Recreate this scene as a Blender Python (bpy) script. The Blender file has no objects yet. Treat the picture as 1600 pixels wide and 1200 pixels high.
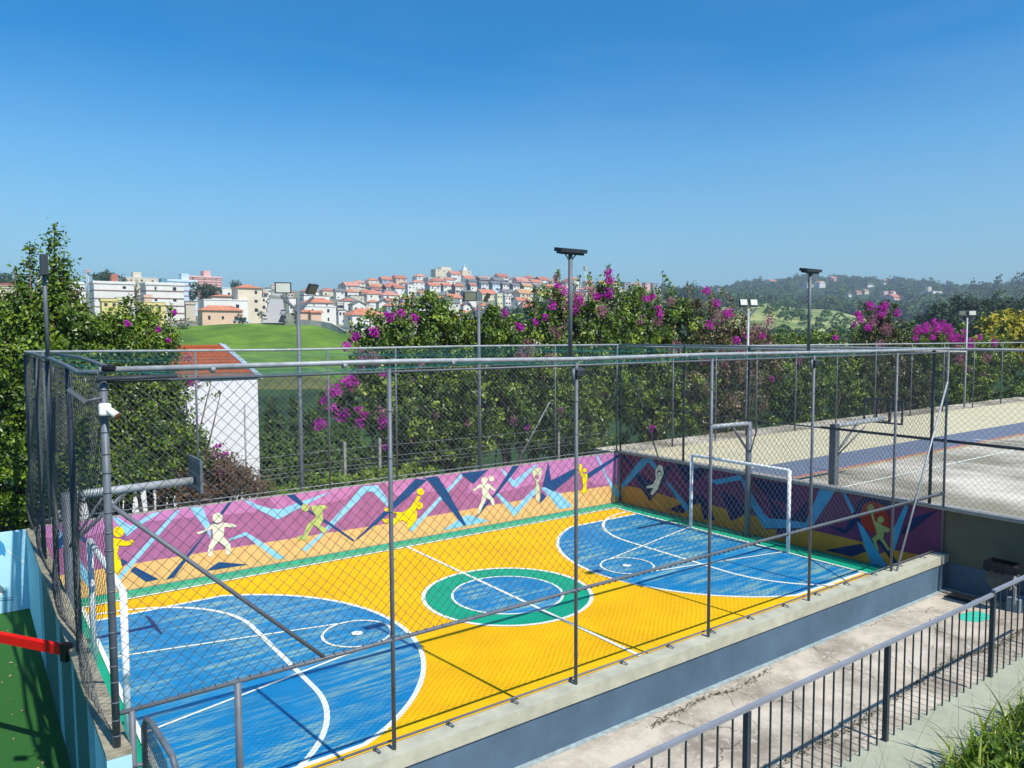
import bpy, math, random
import numpy as np
from mathutils import Vector, Matrix
random.seed(7); rng = np.random.default_rng(7)
S = bpy.context.scene
COL = S.collection
# ---------------------------------------------------------------- camera
CAM = np.array([-1.0037, -7.4417, 5.2517]); YAW, PITCH, ROLL, F = .6285, -.0643, -.0033, 1186.99
_cy, _sy = math.cos(YAW), math.sin(YAW)
_f = np.array([_sy*math.cos(PITCH), _cy*math.cos(PITCH), math.sin(PITCH)])
_r = np.array([_cy, -_sy, 0.]); _u = np.cross(_r, _f)
R2 = math.cos(ROLL)*_r + math.sin(ROLL)*_u; U2 = -math.sin(ROLL)*_r + math.cos(ROLL)*_u
cd = bpy.data.cameras.new("camera"); cam = bpy.data.objects.new("camera", cd); COL.objects.link(cam)
cd.sensor_width = 36; cd.lens = F/1600*36; cd.clip_start = .05; cd.clip_end = 20000
cam.matrix_world = Matrix(((R2[0], U2[0], -_f[0], CAM[0]), (R2[1], U2[1], -_f[1], CAM[1]), (R2[2], U2[2], -_f[2], CAM[2]), (0, 0, 0, 1)))
S.camera = cam
def ray(px, py): return _f + R2*(px-800)/F + U2*(600-py)/F
def at(px, py, ax, v):
    """point of the plane ax = v seen at this place of the survey photograph"""
    d = ray(px, py); i = 'xyz'.index(ax); return CAM + d*((v-CAM[i])/d[i])
def proj(X):
    d = np.asarray(X, float)-CAM; z = d@_f
    return 800+F*(d@R2)/z, 600-F*(d@U2)/z
# ---------------------------------------------------------------- world, sun, exposure
W = bpy.data.worlds.new("World"); S.world = W; W.use_nodes = True
nt = W.node_tree; bg = nt.nodes['Background']
sky = nt.nodes.new('ShaderNodeTexSky'); sky.sky_type = 'NISHITA'; sky.sun_disc = False
SV = Vector((.08, -.765, 1)).normalized()
sky.sun_elevation = math.asin(SV.z); sky.sun_rotation = math.atan2(SV.x, SV.y)
sky.altitude = 700; sky.air_density = 1.0; sky.dust_density = 1.0; sky.ozone_density = 6.0
hs = nt.nodes.new('ShaderNodeHueSaturation'); hs.inputs['Saturation'].default_value = 1.5; hs.inputs['Hue'].default_value = .49
gm = nt.nodes.new('ShaderNodeMixRGB'); gm.blend_type = 'MULTIPLY'; gm.inputs[0].default_value = 1; gm.inputs[2].default_value = (.64, .99, 1.05, 1)
tcw = nt.nodes.new('ShaderNodeTexCoord'); sx = nt.nodes.new('ShaderNodeSeparateXYZ'); nt.links.new(tcw.outputs['Generated'], sx.inputs[0])
mrw = nt.nodes.new('ShaderNodeMapRange'); mrw.inputs[1].default_value = .02; mrw.inputs[2].default_value = .42; mrw.inputs[3].default_value = .62; mrw.inputs[4].default_value = 1.64
nt.links.new(sx.outputs[2], mrw.inputs[0]); nt.links.new(mrw.outputs[0], hs.inputs['Saturation'])
mvw = nt.nodes.new('ShaderNodeMapRange'); mvw.inputs[1].default_value = .0; mvw.inputs[2].default_value = .22; mvw.inputs[3].default_value = .74; mvw.inputs[4].default_value = 1.12
nt.links.new(sx.outputs[2], mvw.inputs[0]); nt.links.new(mvw.outputs[0], hs.inputs['Value'])
mpw = nt.nodes.new('ShaderNodeMapping'); mpw.inputs['Scale'].default_value = (2.2, 2.2, 9); nt.links.new(tcw.outputs['Generated'], mpw.inputs[0])
nw = nt.nodes.new('ShaderNodeTexNoise'); nw.inputs['Scale'].default_value = 1.6; nw.inputs['Detail'].default_value = 7; nw.inputs['Distortion'].default_value = .6; nt.links.new(mpw.outputs[0], nw.inputs['Vector'])
mw_ = nt.nodes.new('ShaderNodeMapRange'); mw_.inputs[1].default_value = .50; mw_.inputs[2].default_value = .85; mw_.inputs[4].default_value = .05; nt.links.new(nw.outputs['Fac'], mw_.inputs[0])
ci = nt.nodes.new('ShaderNodeMixRGB'); ci.inputs[2].default_value = (5.2, 6.2, 7.2, 1); nt.links.new(mw_.outputs[0], ci.inputs[0])
nt.links.new(sky.outputs[0], hs.inputs['Color']); nt.links.new(hs.outputs[0], gm.inputs[1]); nt.links.new(gm.outputs[0], ci.inputs[1]); nt.links.new(ci.outputs[0], bg.inputs[0]); bg.inputs[1].default_value = .113
sl = bpy.data.lights.new("sun", 'SUN'); sl.energy = 4.6; sl.angle = math.radians(.5); sl.color = (1, .95, .87)
so = bpy.data.objects.new("sun", sl); COL.objects.link(so); so.rotation_euler = SV.to_track_quat('Z', 'Y').to_euler(); so.location = (0, -20, 30)
S.view_settings.view_transform = 'Standard'; S.view_settings.look = 'None'; S.view_settings.exposure = .35; S.view_settings.gamma = 1
S.render.resolution_x = 1024; S.render.resolution_y = 768
S.render.engine = 'CYCLES'
# ---------------------------------------------------------------- helpers
def tag(o, label=None, cat=None, group=None, kind=None):
    if label: o['label'] = label
    if cat: o['category'] = cat
    if group: o['group'] = group
    if kind: o['kind'] = kind
    return o
def empty(name, loc=(0, 0, 0), label=None, cat=None, group=None, rz=0):
    o = bpy.data.objects.new(name, None); COL.objects.link(o); o.location = loc; o.rotation_euler = (0, 0, rz)
    o.empty_display_size = .2
    return tag(o, label, cat, group)
def srgb(r, g, b):
    f = lambda c: (c/255/12.92) if c <= 10 else ((c/255+.055)/1.055)**2.4
    return (f(r), f(g), f(b))
_m = {}
def mat(name, col, rough=.7, var=.12, scale=3., bump=0., metal=0., col2=None, spec=.25, bscale=None, stretch=None, contrast=None, detail=6):
    if name in _m: return _m[name]
    m = bpy.data.materials.new(name); m.use_nodes = True; n = m.node_tree; p = n.nodes['Principled BSDF']
    p.inputs['Roughness'].default_value = rough; p.inputs['Metallic'].default_value = metal
    p.inputs['Specular IOR Level'].default_value = spec
    tc = n.nodes.new('ShaderNodeTexCoord'); mp = n.nodes.new('ShaderNodeMapping'); n.links.new(tc.outputs['Object'], mp.inputs[0])
    if stretch: mp.inputs['Scale'].default_value = stretch
    ns = n.nodes.new('ShaderNodeTexNoise'); ns.inputs['Scale'].default_value = scale; ns.inputs['Detail'].default_value = detail; ns.inputs['Roughness'].default_value = .62
    n.links.new(mp.outputs[0], ns.inputs['Vector'])
    cr = n.nodes.new('ShaderNodeValToRGB'); e = cr.color_ramp.elements
    a = tuple(max(0, c*(1-var)) for c in col); b = tuple(min(1, c*(1+var)) for c in col) if col2 is None else col2
    e[0].color = (*a, 1); e[1].color = (*b, 1)
    lo, hi = contrast or (.3, .7); e[0].position = lo; e[1].position = hi
    n.links.new(ns.outputs['Fac'], cr.inputs[0]); n.links.new(cr.outputs[0], p.inputs['Base Color'])
    if bump:
        nb = n.nodes.new('ShaderNodeTexNoise'); nb.inputs['Scale'].default_value = bscale or scale*6; nb.inputs['Detail'].default_value = 5
        n.links.new(mp.outputs[0], nb.inputs['Vector'])
        bm = n.nodes.new('ShaderNodeBump'); bm.inputs['Strength'].default_value = bump; bm.inputs['Distance'].default_value = .02
        n.links.new(nb.outputs['Fac'], bm.inputs['Height']); n.links.new(bm.outputs[0], p.inputs['Normal'])
    m['p'] = 1; _m[name] = m; return m
def leafmat(name, cols, trans=.3, rough=.38, spec=.5):
    if name in _m: return _m[name]
    m = bpy.data.materials.new(name); m.use_nodes = True; n = m.node_tree; p = n.nodes['Principled BSDF']; out = n.nodes['Material Output']
    g = n.nodes.new('ShaderNodeNewGeometry'); cr = n.nodes.new('ShaderNodeValToRGB'); el = cr.color_ramp.elements
    el[0].color = (*cols[0], 1); el[1].color = (*cols[-1], 1)
    for i, c in enumerate(cols[1:-1]):
        e = el.new((i+1)/(len(cols)-1)); e.color = (*c, 1)
    at_ = n.nodes.new('ShaderNodeAttribute'); at_.attribute_name = 'tone'
    m1 = n.nodes.new('ShaderNodeMath'); m1.operation = 'MULTIPLY'; m1.inputs[1].default_value = .45; n.links.new(g.outputs['Random Per Island'], m1.inputs[0])
    m2 = n.nodes.new('ShaderNodeMath'); m2.operation = 'MULTIPLY_ADD'; m2.inputs[1].default_value = .55; n.links.new(at_.outputs['Fac'], m2.inputs[0]); n.links.new(m1.outputs[0], m2.inputs[2])
    n.links.new(m2.outputs[0], cr.inputs[0]); n.links.new(cr.outputs[0], p.inputs['Base Color'])
    p.inputs['Roughness'].default_value = rough; p.inputs['Specular IOR Level'].default_value = spec
    t = n.nodes.new('ShaderNodeBsdfTranslucent'); mx = n.nodes.new('ShaderNodeMixShader'); mx.inputs[0].default_value = trans
    mc = n.nodes.new('ShaderNodeMixRGB'); mc.blend_type = 'MULTIPLY'; mc.inputs[0].default_value = 1; mc.inputs[2].default_value = (1.3, 1.25, .6, 1)
    n.links.new(cr.outputs[0], mc.inputs[1]); n.links.new(mc.outputs[0], t.inputs[0])
    n.links.new(p.outputs[0], mx.inputs[1]); n.links.new(t.outputs[0], mx.inputs[2]); n.links.new(mx.outputs[0], out.inputs[0])
    _m[name] = m; return m
class MB:
    def __init__(s): s.v = []; s.f = []; s.mi = []; s.sm = []
    def face(s, pts, mi=0):
        b = len(s.v); s.v += [tuple(float(c) for c in p) for p in pts]; s.f.append(tuple(range(b, b+len(pts)))); s.mi.append(mi); s.sm.append(False)
    def box(s, x0, y0, z0, x1, y1, z1, mi=0):
        b = len(s.v); s.v += [(x, y, z) for z in (z0, z1) for (x, y) in ((x0, y0), (x1, y0), (x1, y1), (x0, y1))]
        for f in ((3, 2, 1, 0), (4, 5, 6, 7), (0, 1, 5, 4), (1, 2, 6, 5), (2, 3, 7, 6), (3, 0, 4, 7)):
            s.f.append(tuple(b+i for i in f)); s.mi.append(mi); s.sm.append(False)
    def obox(s, c, ax, ay, az, mi=0):
        """box with centre c and half-axis vectors"""
        c, ax, ay, az = (np.asarray(t, float) for t in (c, ax, ay, az)); b = len(s.v)
        s.v += [tuple(c+i*ax+j*ay+k*az) for k in (-1, 1) for (i, j) in ((-1, -1), (1, -1), (1, 1), (-1, 1))]
        for f in ((3, 2, 1, 0), (4, 5, 6, 7), (0, 1, 5, 4), (1, 2, 6, 5), (2, 3, 7, 6), (3, 0, 4, 7)):
            s.f.append(tuple(b+i for i in f)); s.mi.append(mi); s.sm.append(False)
    def path(s, pts, r, n=10, mi=0, cap=True):
        pts = [np.asarray(p, float) for p in pts]; k = len(pts)
        rs = r if hasattr(r, '__len__') else [r]*k; b = len(s.v); prev = None
        for i, p in enumerate(pts):
            d = pts[min(i+1, k-1)]-pts[max(i-1, 0)]; d = d/(np.linalg.norm(d)+1e-9)
            if prev is None:
                a = np.cross(d, (0, 0, 1.)); 
                if np.linalg.norm(a) < .05: a = np.cross(d, (0, 1., 0))
            else: a = prev-d*(prev@d)
            a = a/np.linalg.norm(a); prev = a; c = np.cross(d, a)
            for j in range(n):
                t = 2*math.pi*j/n; s.v.append(tuple(p+rs[i]*(math.cos(t)*a+math.sin(t)*c)))
        for i in range(k-1):
            for j in range(n):
                s.f.append((b+i*n+j, b+i*n+(j+1) % n, b+(i+1)*n+(j+1) % n, b+(i+1)*n+j)); s.mi.append(mi); s.sm.append(True)
        if cap:
            s.f.append(tuple(b+j for j in range(n))[::-1]); s.mi.append(mi); s.sm.append(False)
            s.f.append(tuple(b+(k-1)*n+j for j in range(n))); s.mi.append(mi); s.sm.append(False)
    def tube(s, a, b, r, r1=None, n=10, mi=0): s.path([a, b], [r, r if r1 is None else r1], n, mi)
    def build(s, name, mats, parent=None):
        me = bpy.data.meshes.new(name); me.from_pydata(s.v, [], s.f)
        for m in (mats if isinstance(mats, (list, tuple)) else [mats]): me.materials.append(m)
        me.polygons.foreach_set('material_index', s.mi); me.polygons.foreach_set('use_smooth', s.sm); me.update()
        o = bpy.data.objects.new(name, me); COL.objects.link(o)
        if parent: o.parent = parent
        return o
def npmesh(name, V, Fc, mats, parent=None, mi=None, smooth=False, tone=None):
    """V (n,3), Fc (m,k) equal sided faces"""
    me = bpy.data.meshes.new(name); V = np.ascontiguousarray(V, np.float32); Fc = np.ascontiguousarray(Fc, np.int32); m, k = Fc.shape
    me.vertices.add(len(V)); me.vertices.foreach_set('co', V.ravel())
    me.loops.add(m*k); me.loops.foreach_set('vertex_index', Fc.ravel())
    me.polygons.add(m); me.polygons.foreach_set('loop_start', np.arange(0, m*k, k, dtype=np.int32)); me.polygons.foreach_set('loop_total', np.full(m, k, np.int32))
    for q in (mats if isinstance(mats, (list, tuple)) else [mats]): me.materials.append(q)
    if mi is not None: me.polygons.foreach_set('material_index', np.asarray(mi, np.int32))
    me.polygons.foreach_set('use_smooth', np.full(m, smooth)); me.update(calc_edges=True); me.validate()
    if tone is not None:
        a = me.attributes.new('tone', 'FLOAT', 'POINT'); a.data.foreach_set('value', np.ascontiguousarray(tone, np.float32))
    o = bpy.data.objects.new(name, me); COL.objects.link(o)
    if parent: o.parent = parent
    return o
def struct(o, name=None): o['kind'] = 'structure'; return o
def unit(a): return a/(np.linalg.norm(a, axis=-1, keepdims=True)+1e-9)
# ---------------------------------------------------------------- materials
M = {}
M['steel'] = mat('grey_steel_paint', (.115, .13, .15), .5, .2, 6, .05, 0, spec=.45)
M['galv'] = mat('galvanised_pipe', (.33, .35, .36), .5, .25, 8, .05, .1, spec=.4)
M['dark'] = mat('dark_steel', (.045, .055, .065), .5, .2, 6)
M['wire'] = mat('mesh_wire', (.065, .075, .08), .5, .2, 5, 0, 0)
M['wirel'] = mat('pale_mesh_wire', (.26, .28, .28), .5, .2, 5, 0, .2)
M['conc'] = mat('weathered_concrete', (.32, .30, .25), .9, .3, 5, .4, bscale=30)
M['cap'] = mat('cream_cap_paint', (.43, .42, .32), .85, .2, 3, .2, bscale=25)
M['slate'] = mat('slate_blue_paint', (.078, .13, .185), .75, .2, .9, .15, bscale=18, col2=(.10, .165, .235))
M['white'] = mat('white_paint', (.80, .80, .78), .5, .05, 4)
M['black'] = mat('black_plastic', (.012, .012, .014), .35, .3, 8)
M['dullglass'] = mat('dull_lamp_glass', (.17, .18, .12), .3, .1, 3)
M['glassy'] = mat('lamp_glass', (.62, .62, .52), .2, .05, 3)
M['lightblue'] = mat('light_blue_paint', (.42, .70, .82), .8, .06, 3, .1)
M['bark'] = mat('bark', (.13, .095, .065), .9, .3, 12, .5)
# ---------------------------------------------------------------- chain link
def chain(name, o, u, width, z0, z1, pitch=.12, r=.0028, m=None, parent=None, wob=.012, bulge=None, seg=.28):
    """woven wire panel standing on origin o, running along unit vector u"""
    o = np.asarray(o, float); u = np.asarray(u, float); h = z1-z0; nrm = np.array([u[1], -u[0], 0.])
    P0 = []; P1 = []
    for sgn in (1, -1):
        for k in range(int(-h/pitch)-1, int(width/pitch)+int(h/pitch)+2):
            s0 = k*pitch
            # line s = s0 + sgn*t, t in 0..h
            ta, tb = 0., h
            if sgn > 0: ta = max(ta, -s0); tb = min(tb, width-s0)
            else: ta = max(ta, s0-width); tb = min(tb, s0)
            if tb-ta < .05: continue
            P0.append((s0+sgn*ta, ta, sgn, 0)); P1.append((s0+sgn*tb, tb, sgn, 0))
    V = []; Fc = []; b = 0
    for a, c in zip(P0, P1):
        L = c[1]-a[1]; n = max(2, int(L/seg)+1); t = np.linspace(0, 1, n+1)
        s = a[0]+(c[0]-a[0])*t; z = a[1]+(c[1]-a[1])*t
        ds = wob*(np.sin(s*3.1+z*2.3)+np.sin(s*1.3-z*4.1+1)); dz = wob*(np.sin(s*2.7-z*1.9+2)+np.sin(s*5.3+z*1.1))
        edge = np.minimum(1, np.minimum(z, h-z)*4)
        off = (bulge(s, z/h) if bulge is not None else 0*s)+.004*a[2]
        pts = o+np.outer(np.clip(s+ds*edge, 0, width), u)+np.outer(off, nrm); pts[:, 2] += z0+np.clip(z+dz*edge, 0, h)
        d = unit(np.gradient(pts, axis=0)); e1 = unit(np.cross(d, nrm)); e2 = np.cross(d, e1)
        for q in range(3):
            an = 2*math.pi*q/3; V.append(pts+r*(math.cos(an)*e1+math.sin(an)*e2))
        m_ = n+1
        i = np.arange(n)
        for q in range(3):
            q2 = (q+1) % 3
            Fc.append(np.stack([b+q*m_+i, b+q2*m_+i, b+q2*m_+i+1, b+q*m_+i+1], 1))
        b += 3*m_
    return npmesh(name, np.concatenate(V), np.concatenate(Fc), m or M['wire'], parent)
# ================================================================ COURT
L, WD, HW, HP, ZR, ZT = 15.66, 9.72, 1.57, .625, 1.9, 4.94
P_yel = mat('yellow_court_paint', (.78, .405, .001), .85, .05, .9, .1, bscale=40, col2=(.88, .475, .001), contrast=(.3, .62), detail=11)
P_grn = mat('green_court_paint', (.006, .33, .19), .55, .12, 2, .05, bscale=60)
P_grl = mat('faded_green_court_paint', (.09, .36, .22), .6, .12, 2)
P_lin = mat('court_line_paint', (.74, .76, .66), .6, .06, 6)
def wornblue():
    m = mat('worn_blue_court_paint', (.006, .20, .43), .5, .1, 2)
    n = m.node_tree; p = n.nodes['Principled BSDF']
    base = p.inputs['Base Color'].links[0].from_socket
    tc = n.nodes.new('ShaderNodeTexCoord')
    def stretched(sc, scale, lo, hi, det=8):
        mp = n.nodes.new('ShaderNodeMapping'); mp.inputs['Scale'].default_value = sc; n.links.new(tc.outputs['Object'], mp.inputs[0])
        ns = n.nodes.new('ShaderNodeTexNoise'); ns.inputs['Scale'].default_value = scale; ns.inputs['Detail'].default_value = det; ns.inputs['Roughness'].default_value = .7
        n.links.new(mp.outputs[0], ns.inputs['Vector'])
        r = n.nodes.new('ShaderNodeMapRange'); r.inputs[1].default_value = lo; r.inputs[2].default_value = hi; n.links.new(ns.outputs['Fac'], r.inputs[0]); return r.outputs[0]
    a = stretched((.4, 3.4, 1), 2.0, .47, .60); b = stretched((1, 1, 1), .45, .36, .58, 3)
    mu = n.nodes.new('ShaderNodeMath'); mu.operation = 'MULTIPLY'; n.links.new(a, mu.inputs[0]); n.links.new(b, mu.inputs[1])
    k = n.nodes.new('ShaderNodeMath'); k.operation = 'MULTIPLY'; n.links.new(mu.outputs[0], k.inputs[0]); k.inputs[1].default_value = .9
    mx = n.nodes.new('ShaderNodeMixRGB'); n.links.new(k.outputs[0], mx.inputs[0]); n.links.new(base, mx.inputs[1]); mx.inputs[2].default_value = (.26, .44, .38, 1)
    n.links.new(mx.outputs[0], p.inputs['Base Color']); return m
P_blu = wornblue()
fl = MB()
def flat(pts, z, mi): fl.face([(x, y, z) for x, y in pts], mi)
def rect(x0, y0, x1, y1, z, mi): flat([(x0, y0), (x1, y0), (x1, y1), (x0, y1)], z, mi)
def strip(pts, w, z, mi):
    pts = np.array(pts, float); d = unit(np.gradient(pts, axis=0)); nn = np.stack([-d[:, 1], d[:, 0]], 1)*w/2
    a = pts+nn; b = pts-nn
    for i in range(len(pts)-1): flat([b[i], b[i+1], a[i+1], a[i]], z, mi)
def arc(cx, cy, r, a0, a1, n=48): return [(cx+r*math.cos(a0+(a1-a0)*i/n), cy+r*math.sin(a0+(a1-a0)*i/n)) for i in range(n+1)]
rect(.1, .1, L-.02, WD-.02, 0, 1)
rect(.72, .5, 14.9, 9.1, .003, 0)
rect(.1, 9.1, L-.3, 9.42, .0015, 4)
def dshape(cx, sg, xe):
    a_top = math.asin((8.2-4.78)/3.78); a_bot = math.asin((4.78-1.32)/3.78)
    pts = arc(cx, 4.78, 3.78, -a_bot, a_top, 60)
    if sg < 0: pts = [(2*cx-x, y) for x, y in pts]
    poly = pts+[(xe, 8.2), (xe, 1.32)]
    edge = [(xe, 1.32)]+pts+[(xe, 8.2)]
    if sg < 0: poly = poly[::-1]
    flat(poly, .006, 2); strip(edge, .08, .009, 3)
dshape(1.48, 1, .72); dshape(13.95, -1, 14.9)
ctr = (7.8, 4.85)
flat(arc(*ctr, 1.7, 0, 2*math.pi, 64)[:-1], .006, 1); flat(arc(*ctr, 1.12, 0, 2*math.pi, 64)[:-1], .009, 2)
strip(arc(*ctr, 1.7, 0, 2*math.pi, 64), .08, .012, 3); strip(arc(*ctr, 1.12, 0, 2*math.pi, 64), .05, .012, 3)
strip([(7.8, .5), (7.8, 9.1)], .075, .015, 3)
for x, sg in ((.72, 1), (14.9, -1)):
    q = [(x+sg*0, 6.2+2.36)]+[(x+sg*2.36*math.sin(t), 6.2+2.36*math.cos(t)) for t in np.linspace(0, math.pi/2, 20)]+[(x+sg*2.36*math.cos(t), 3.2-2.36*math.sin(t)) for t in np.linspace(0, math.pi/2, 20)]
    strip(q[1:], .08, .012, 3)
    fx = 4.47 if sg > 0 else 11.08
    strip([(x, 6.24), (fx, 5.36)], .05, .015, 3); strip([(x, 3.3), (fx, 4.15)], .05, .015, 3)
    strip(arc(fx, 4.76, .6, 0, 2*math.pi, 36), .05, .018, 3); flat(arc(fx, 4.76, .1, 0, 2*math.pi, 14)[:-1], .018, 3)
strip([(.72, .5), (.72, 9.1)], .07, .020, 3); strip([(14.9, .5), (14.9, 9.1)], .07, .020, 3)
strip([(.72, 9.1), (14.9, 9.1)], .06, .022, 3); strip([(.72, .5), (14.9, .5)], .06, .022, 3)
struct(fl.build('court_floor', [P_yel, P_grn, P_blu, P_lin, P_grl]))
# ---------------------------------------------------------------- mural walls
MC = {'mauve': (.37, .13, .27), 'pink': (.53, .20, .41), 'peach': (.82, .46, .17), 'sky': (.27, .57, .78), 'navy': (.010, .065, .20), 'yellow': (.82, .62, .002), 'white': (.72, .72, .55), 'olive': (.45, .52, .16), 'red': (.42, .05, .03), 'body': (.36, .34, .29), 'pale': (.62, .60, .38)}
ML = [mat('mural_'+k, c, .8, .14, 3.5, .12, bscale=22) for k, c in MC.items()]; MI = {k: i for i, k in enumerate(MC)}
ML2 = [mat('shaded_mural_'+k, c, .8, .16, 3.5, .12, bscale=22) for k, c in {**MC, 'mauve': (.13, .035, .10), 'peach': (.52, .22, .03), 'sky': (.05, .30, .50), 'navy': (.006, .022, .09), 'olive': (.30, .36, .12), 'red': (.30, .03, .015)}.items()]  # darker copies of the mural colours, the end wall's shade painted in
def earclip(mb, pts3, mi):
    """polygon faces may be concave; let mathutils triangulate"""
    from mathutils.geometry import tessellate_polygon
    t = tessellate_polygon([[Vector(p) for p in pts3]])
    b = len(mb.v); mb.v += [tuple(map(float, p)) for p in pts3]
    for f in t: mb.f.append(tuple(b+i for i in f)); mb.mi.append(mi); mb.sm.append(False)
def mural(mb, ax, val, off, X0, Y0, k, polys, lim):
    for i, (c, pts) in enumerate(polys):
        d = val-off*(i+1)
        P = [at(X0+x/k, Y0+y/k, ax, d) for x, y in pts]
        for p in P: p[2] = min(max(p[2], .012), HW-.004)
        if ax == 'y':
            for p in P: p[0] = min(max(p[0], .12), L-.05)
        earclip(mb, P, MI[c])
def circ(x, y, r, n=14, rx=None): return [(x+(rx or r)*math.cos(2*math.pi*i/n), y+r*math.sin(2*math.pi*i/n)) for i in range(n)]
wl = MB()
wl.box(.1, WD, -.6, L, WD+.18, HW, MI['body'])
mw = MB()
bd = [(60, 902), (100, 898), (420, 847), (600, 819), (720, 798), (869, 772), (975, 755)]
# base coat: mauve sheet, peach lower band, pink patches
mw.face([(.1, WD-.002, .005), (L-.03, WD-.002, .005), (L-.03, WD-.002, HW-.003), (.1, WD-.002, HW-.003)], MI['mauve'])
mural(mw, 'y', WD-.004, .0004, 0, 0, 1, [('peach', bd+[(975, 790), (60, 960)]),
  ('pink', [(65, 819), (400, 779), (400, 800), (230, 815), (120, 842), (65, 840)]), ('pink', [(420, 776), (560, 758), (540, 780), (440, 800)]),
  ('pink', [(600, 752), (720, 738), (700, 765), (620, 775)]), ('pink', [(740, 735), (971, 707), (971, 757), (930, 757), (900, 740), (760, 775), (730, 770)])], 0)
A = []
z3 = lambda *p: [(100+x/5, 700+y/5) for x, y in p]
z4 = lambda *p: [(400+x/5, 700+y/5) for x, y in p]
z5 = lambda *p: [(700+x/5.333, 680+y/5.333) for x, y in p]
Z = 'sky'; N = 'navy'
A += [(Z, z3((380, 545), (420, 540), (520, 610), (690, 510), (760, 500), (600, 600), (490, 690), (470, 655))),
 (Z, z3((870, 490), (910, 485), (500, 960), (440, 1030), (415, 1010), (480, 930))),
 (Z, z3((980, 465), (1080, 460), (1140, 600), (1150, 720), (1090, 610))),
 (Z, [(382, 783), (390, 782), (400, 788), (420, 794), (438, 796), (464, 786), (520, 767), (470, 793), (434, 812), (420, 804), (400, 795)]),
 (Z, [(358, 842), (384, 831), (402, 842), (446, 872), (432, 874), (400, 850), (384, 837), (358, 845)]),
 (Z, [(512, 820), (566, 760), (590, 758), (606, 780), (606, 792), (582, 768), (574, 768), (520, 822), (478, 862), (472, 858), (505, 830)]),
 (Z, [(722, 737), (722, 746), (645, 830), (638, 828)]), (Z, [(692, 829), (715, 812), (732, 804), (764, 814)]),
 (Z, [(781, 732), (786, 734), (803, 751), (835, 727), (842, 725), (807, 761), (802, 761)]),
 (Z, [(773, 770), (780, 771), (805, 794), (835, 762), (842, 766), (805, 806), (801, 804)]),
 (Z, [(844, 761), (854, 762), (874, 770), (895, 791), (874, 796), (859, 777)]),
 (Z, [(931, 711), (934, 711), (947, 740), (966, 770), (971, 764), (970, 777), (962, 776), (944, 740)]),
 (Z, [(110, 880), (124, 872), (150, 915), (146, 925), (128, 905)]), (Z, [(84, 830), (92, 824), (104, 850), (98, 856)]),
 (N, [(86, 850), (112, 818), (118, 820), (94, 858)]), (N, [(121, 834), (136, 842), (134, 848), (120, 840)]),
 (N, [(356, 784), (362, 784), (348, 804), (332, 820), (272, 902), (259, 906), (320, 834)]),
 (N, z3((550, 925), (740, 1025), (640, 1045), (520, 960))), (N, z3((445, 860), (500, 890), (455, 925))), (N, z3((1210, 890), (1440, 910), (1110, 960))),
 (N, [(448, 772), (460, 771), (484, 798), (512, 814), (554, 844), (552, 846), (508, 816), (480, 798)]),
 (N, [(554, 845), (600, 799), (650, 748), (668, 750), (618, 793), (560, 842)]), (N, [(662, 747), (684, 744), (702, 772), (729, 821), (724, 821), (668, 750)]),
 (N, [(720, 740), (762, 734), (740, 756)]), (N, [(801, 727), (812, 725), (780, 768), (734, 820), (762, 781), (771, 774)]),
 (N, [(857, 719), (861, 751), (893, 734), (902, 731), (904, 736), (865, 768), (848, 759)]), (N, [(846, 769), (854, 776), (843, 788)]),
 (N, [(917, 740), (970, 709), (972, 713), (919, 748)]),
 ('yellow', z3(*circ(425, 655, 43))), ('yellow', z3((365, 700), (440, 710), (480, 728), (530, 715), (550, 730), (530, 755), (480, 765), (430, 760), (415, 830), (440, 870), (450, 930), (430, 985), (380, 960), (362, 850))),
 ('white', z3(*circ(1200, 545, 40))),
 ('white', z3((1155, 590), (1200, 600), (1240, 580), (1330, 595), (1350, 610), (1320, 622), (1255, 615), (1245, 690), (1300, 750), (1305, 825), (1285, 835), (1265, 830), (1260, 770), (1210, 730), (1165, 790), (1155, 850), (1120, 840), (1130, 770), (1165, 700), (1160, 630), (1050, 675), (1035, 660), (1100, 640))),
 ('olive', z4(*circ(385, 465, 31))),
 ('olive', z4((430, 450), (540, 445), (560, 465), (520, 490), (525, 560), (500, 600), (560, 640), (530, 670), (470, 610), (450, 600), (400, 690), (410, 715), (330, 720), (320, 690), (370, 680), (400, 600), (470, 540), (440, 490))),
 ('yellow', z4(*circ(1275, 450, 30))), ('yellow', z4(*circ(1285, 342, 28))),
 ('yellow', z4((1260, 370), (1290, 380), (1245, 450), (1262, 520), (1230, 600), (1170, 640), (1190, 590), (1140, 560), (1080, 600), (1000, 580), (985, 555), (1090, 548), (1100, 530), (1100, 512), (1000, 490), (1010, 462), (1080, 500), (1150, 500), (1210, 460))),
 ('white', z5(*circ(305, 375, 27))), ('white', z5(*circ(362, 360, 24))),
 ('white', z5((290, 400), (340, 405), (400, 450), (390, 465), (340, 440), (340, 490), (380, 530), (390, 580), (370, 585), (350, 540), (320, 520), (270, 640), (250, 660), (245, 640), (290, 500), (275, 430), (215, 470), (200, 455), (250, 420))),
 ('pale', z5((700, 280), (780, 270), (780, 330), (755, 400), (765, 450), (765, 520), (745, 570), (730, 520), (725, 450), (735, 400), (705, 330))), ('mauve', z5(*circ(742, 350, 20))),
 ('yellow', z5(*circ(1140, 292, 17))), ('yellow', z5(*circ(1105, 252, 13))),
 ('yellow', z5((1090, 265), (1112, 265), (1125, 320), (1160, 320), (1165, 380), (1152, 400), (1155, 430), (1160, 470), (1130, 492), (1115, 470), (1125, 440), (1118, 350), (1095, 310)))]
mural(mw, 'y', WD-.008, .0003, 0, 0, 1, A, 0)
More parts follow.
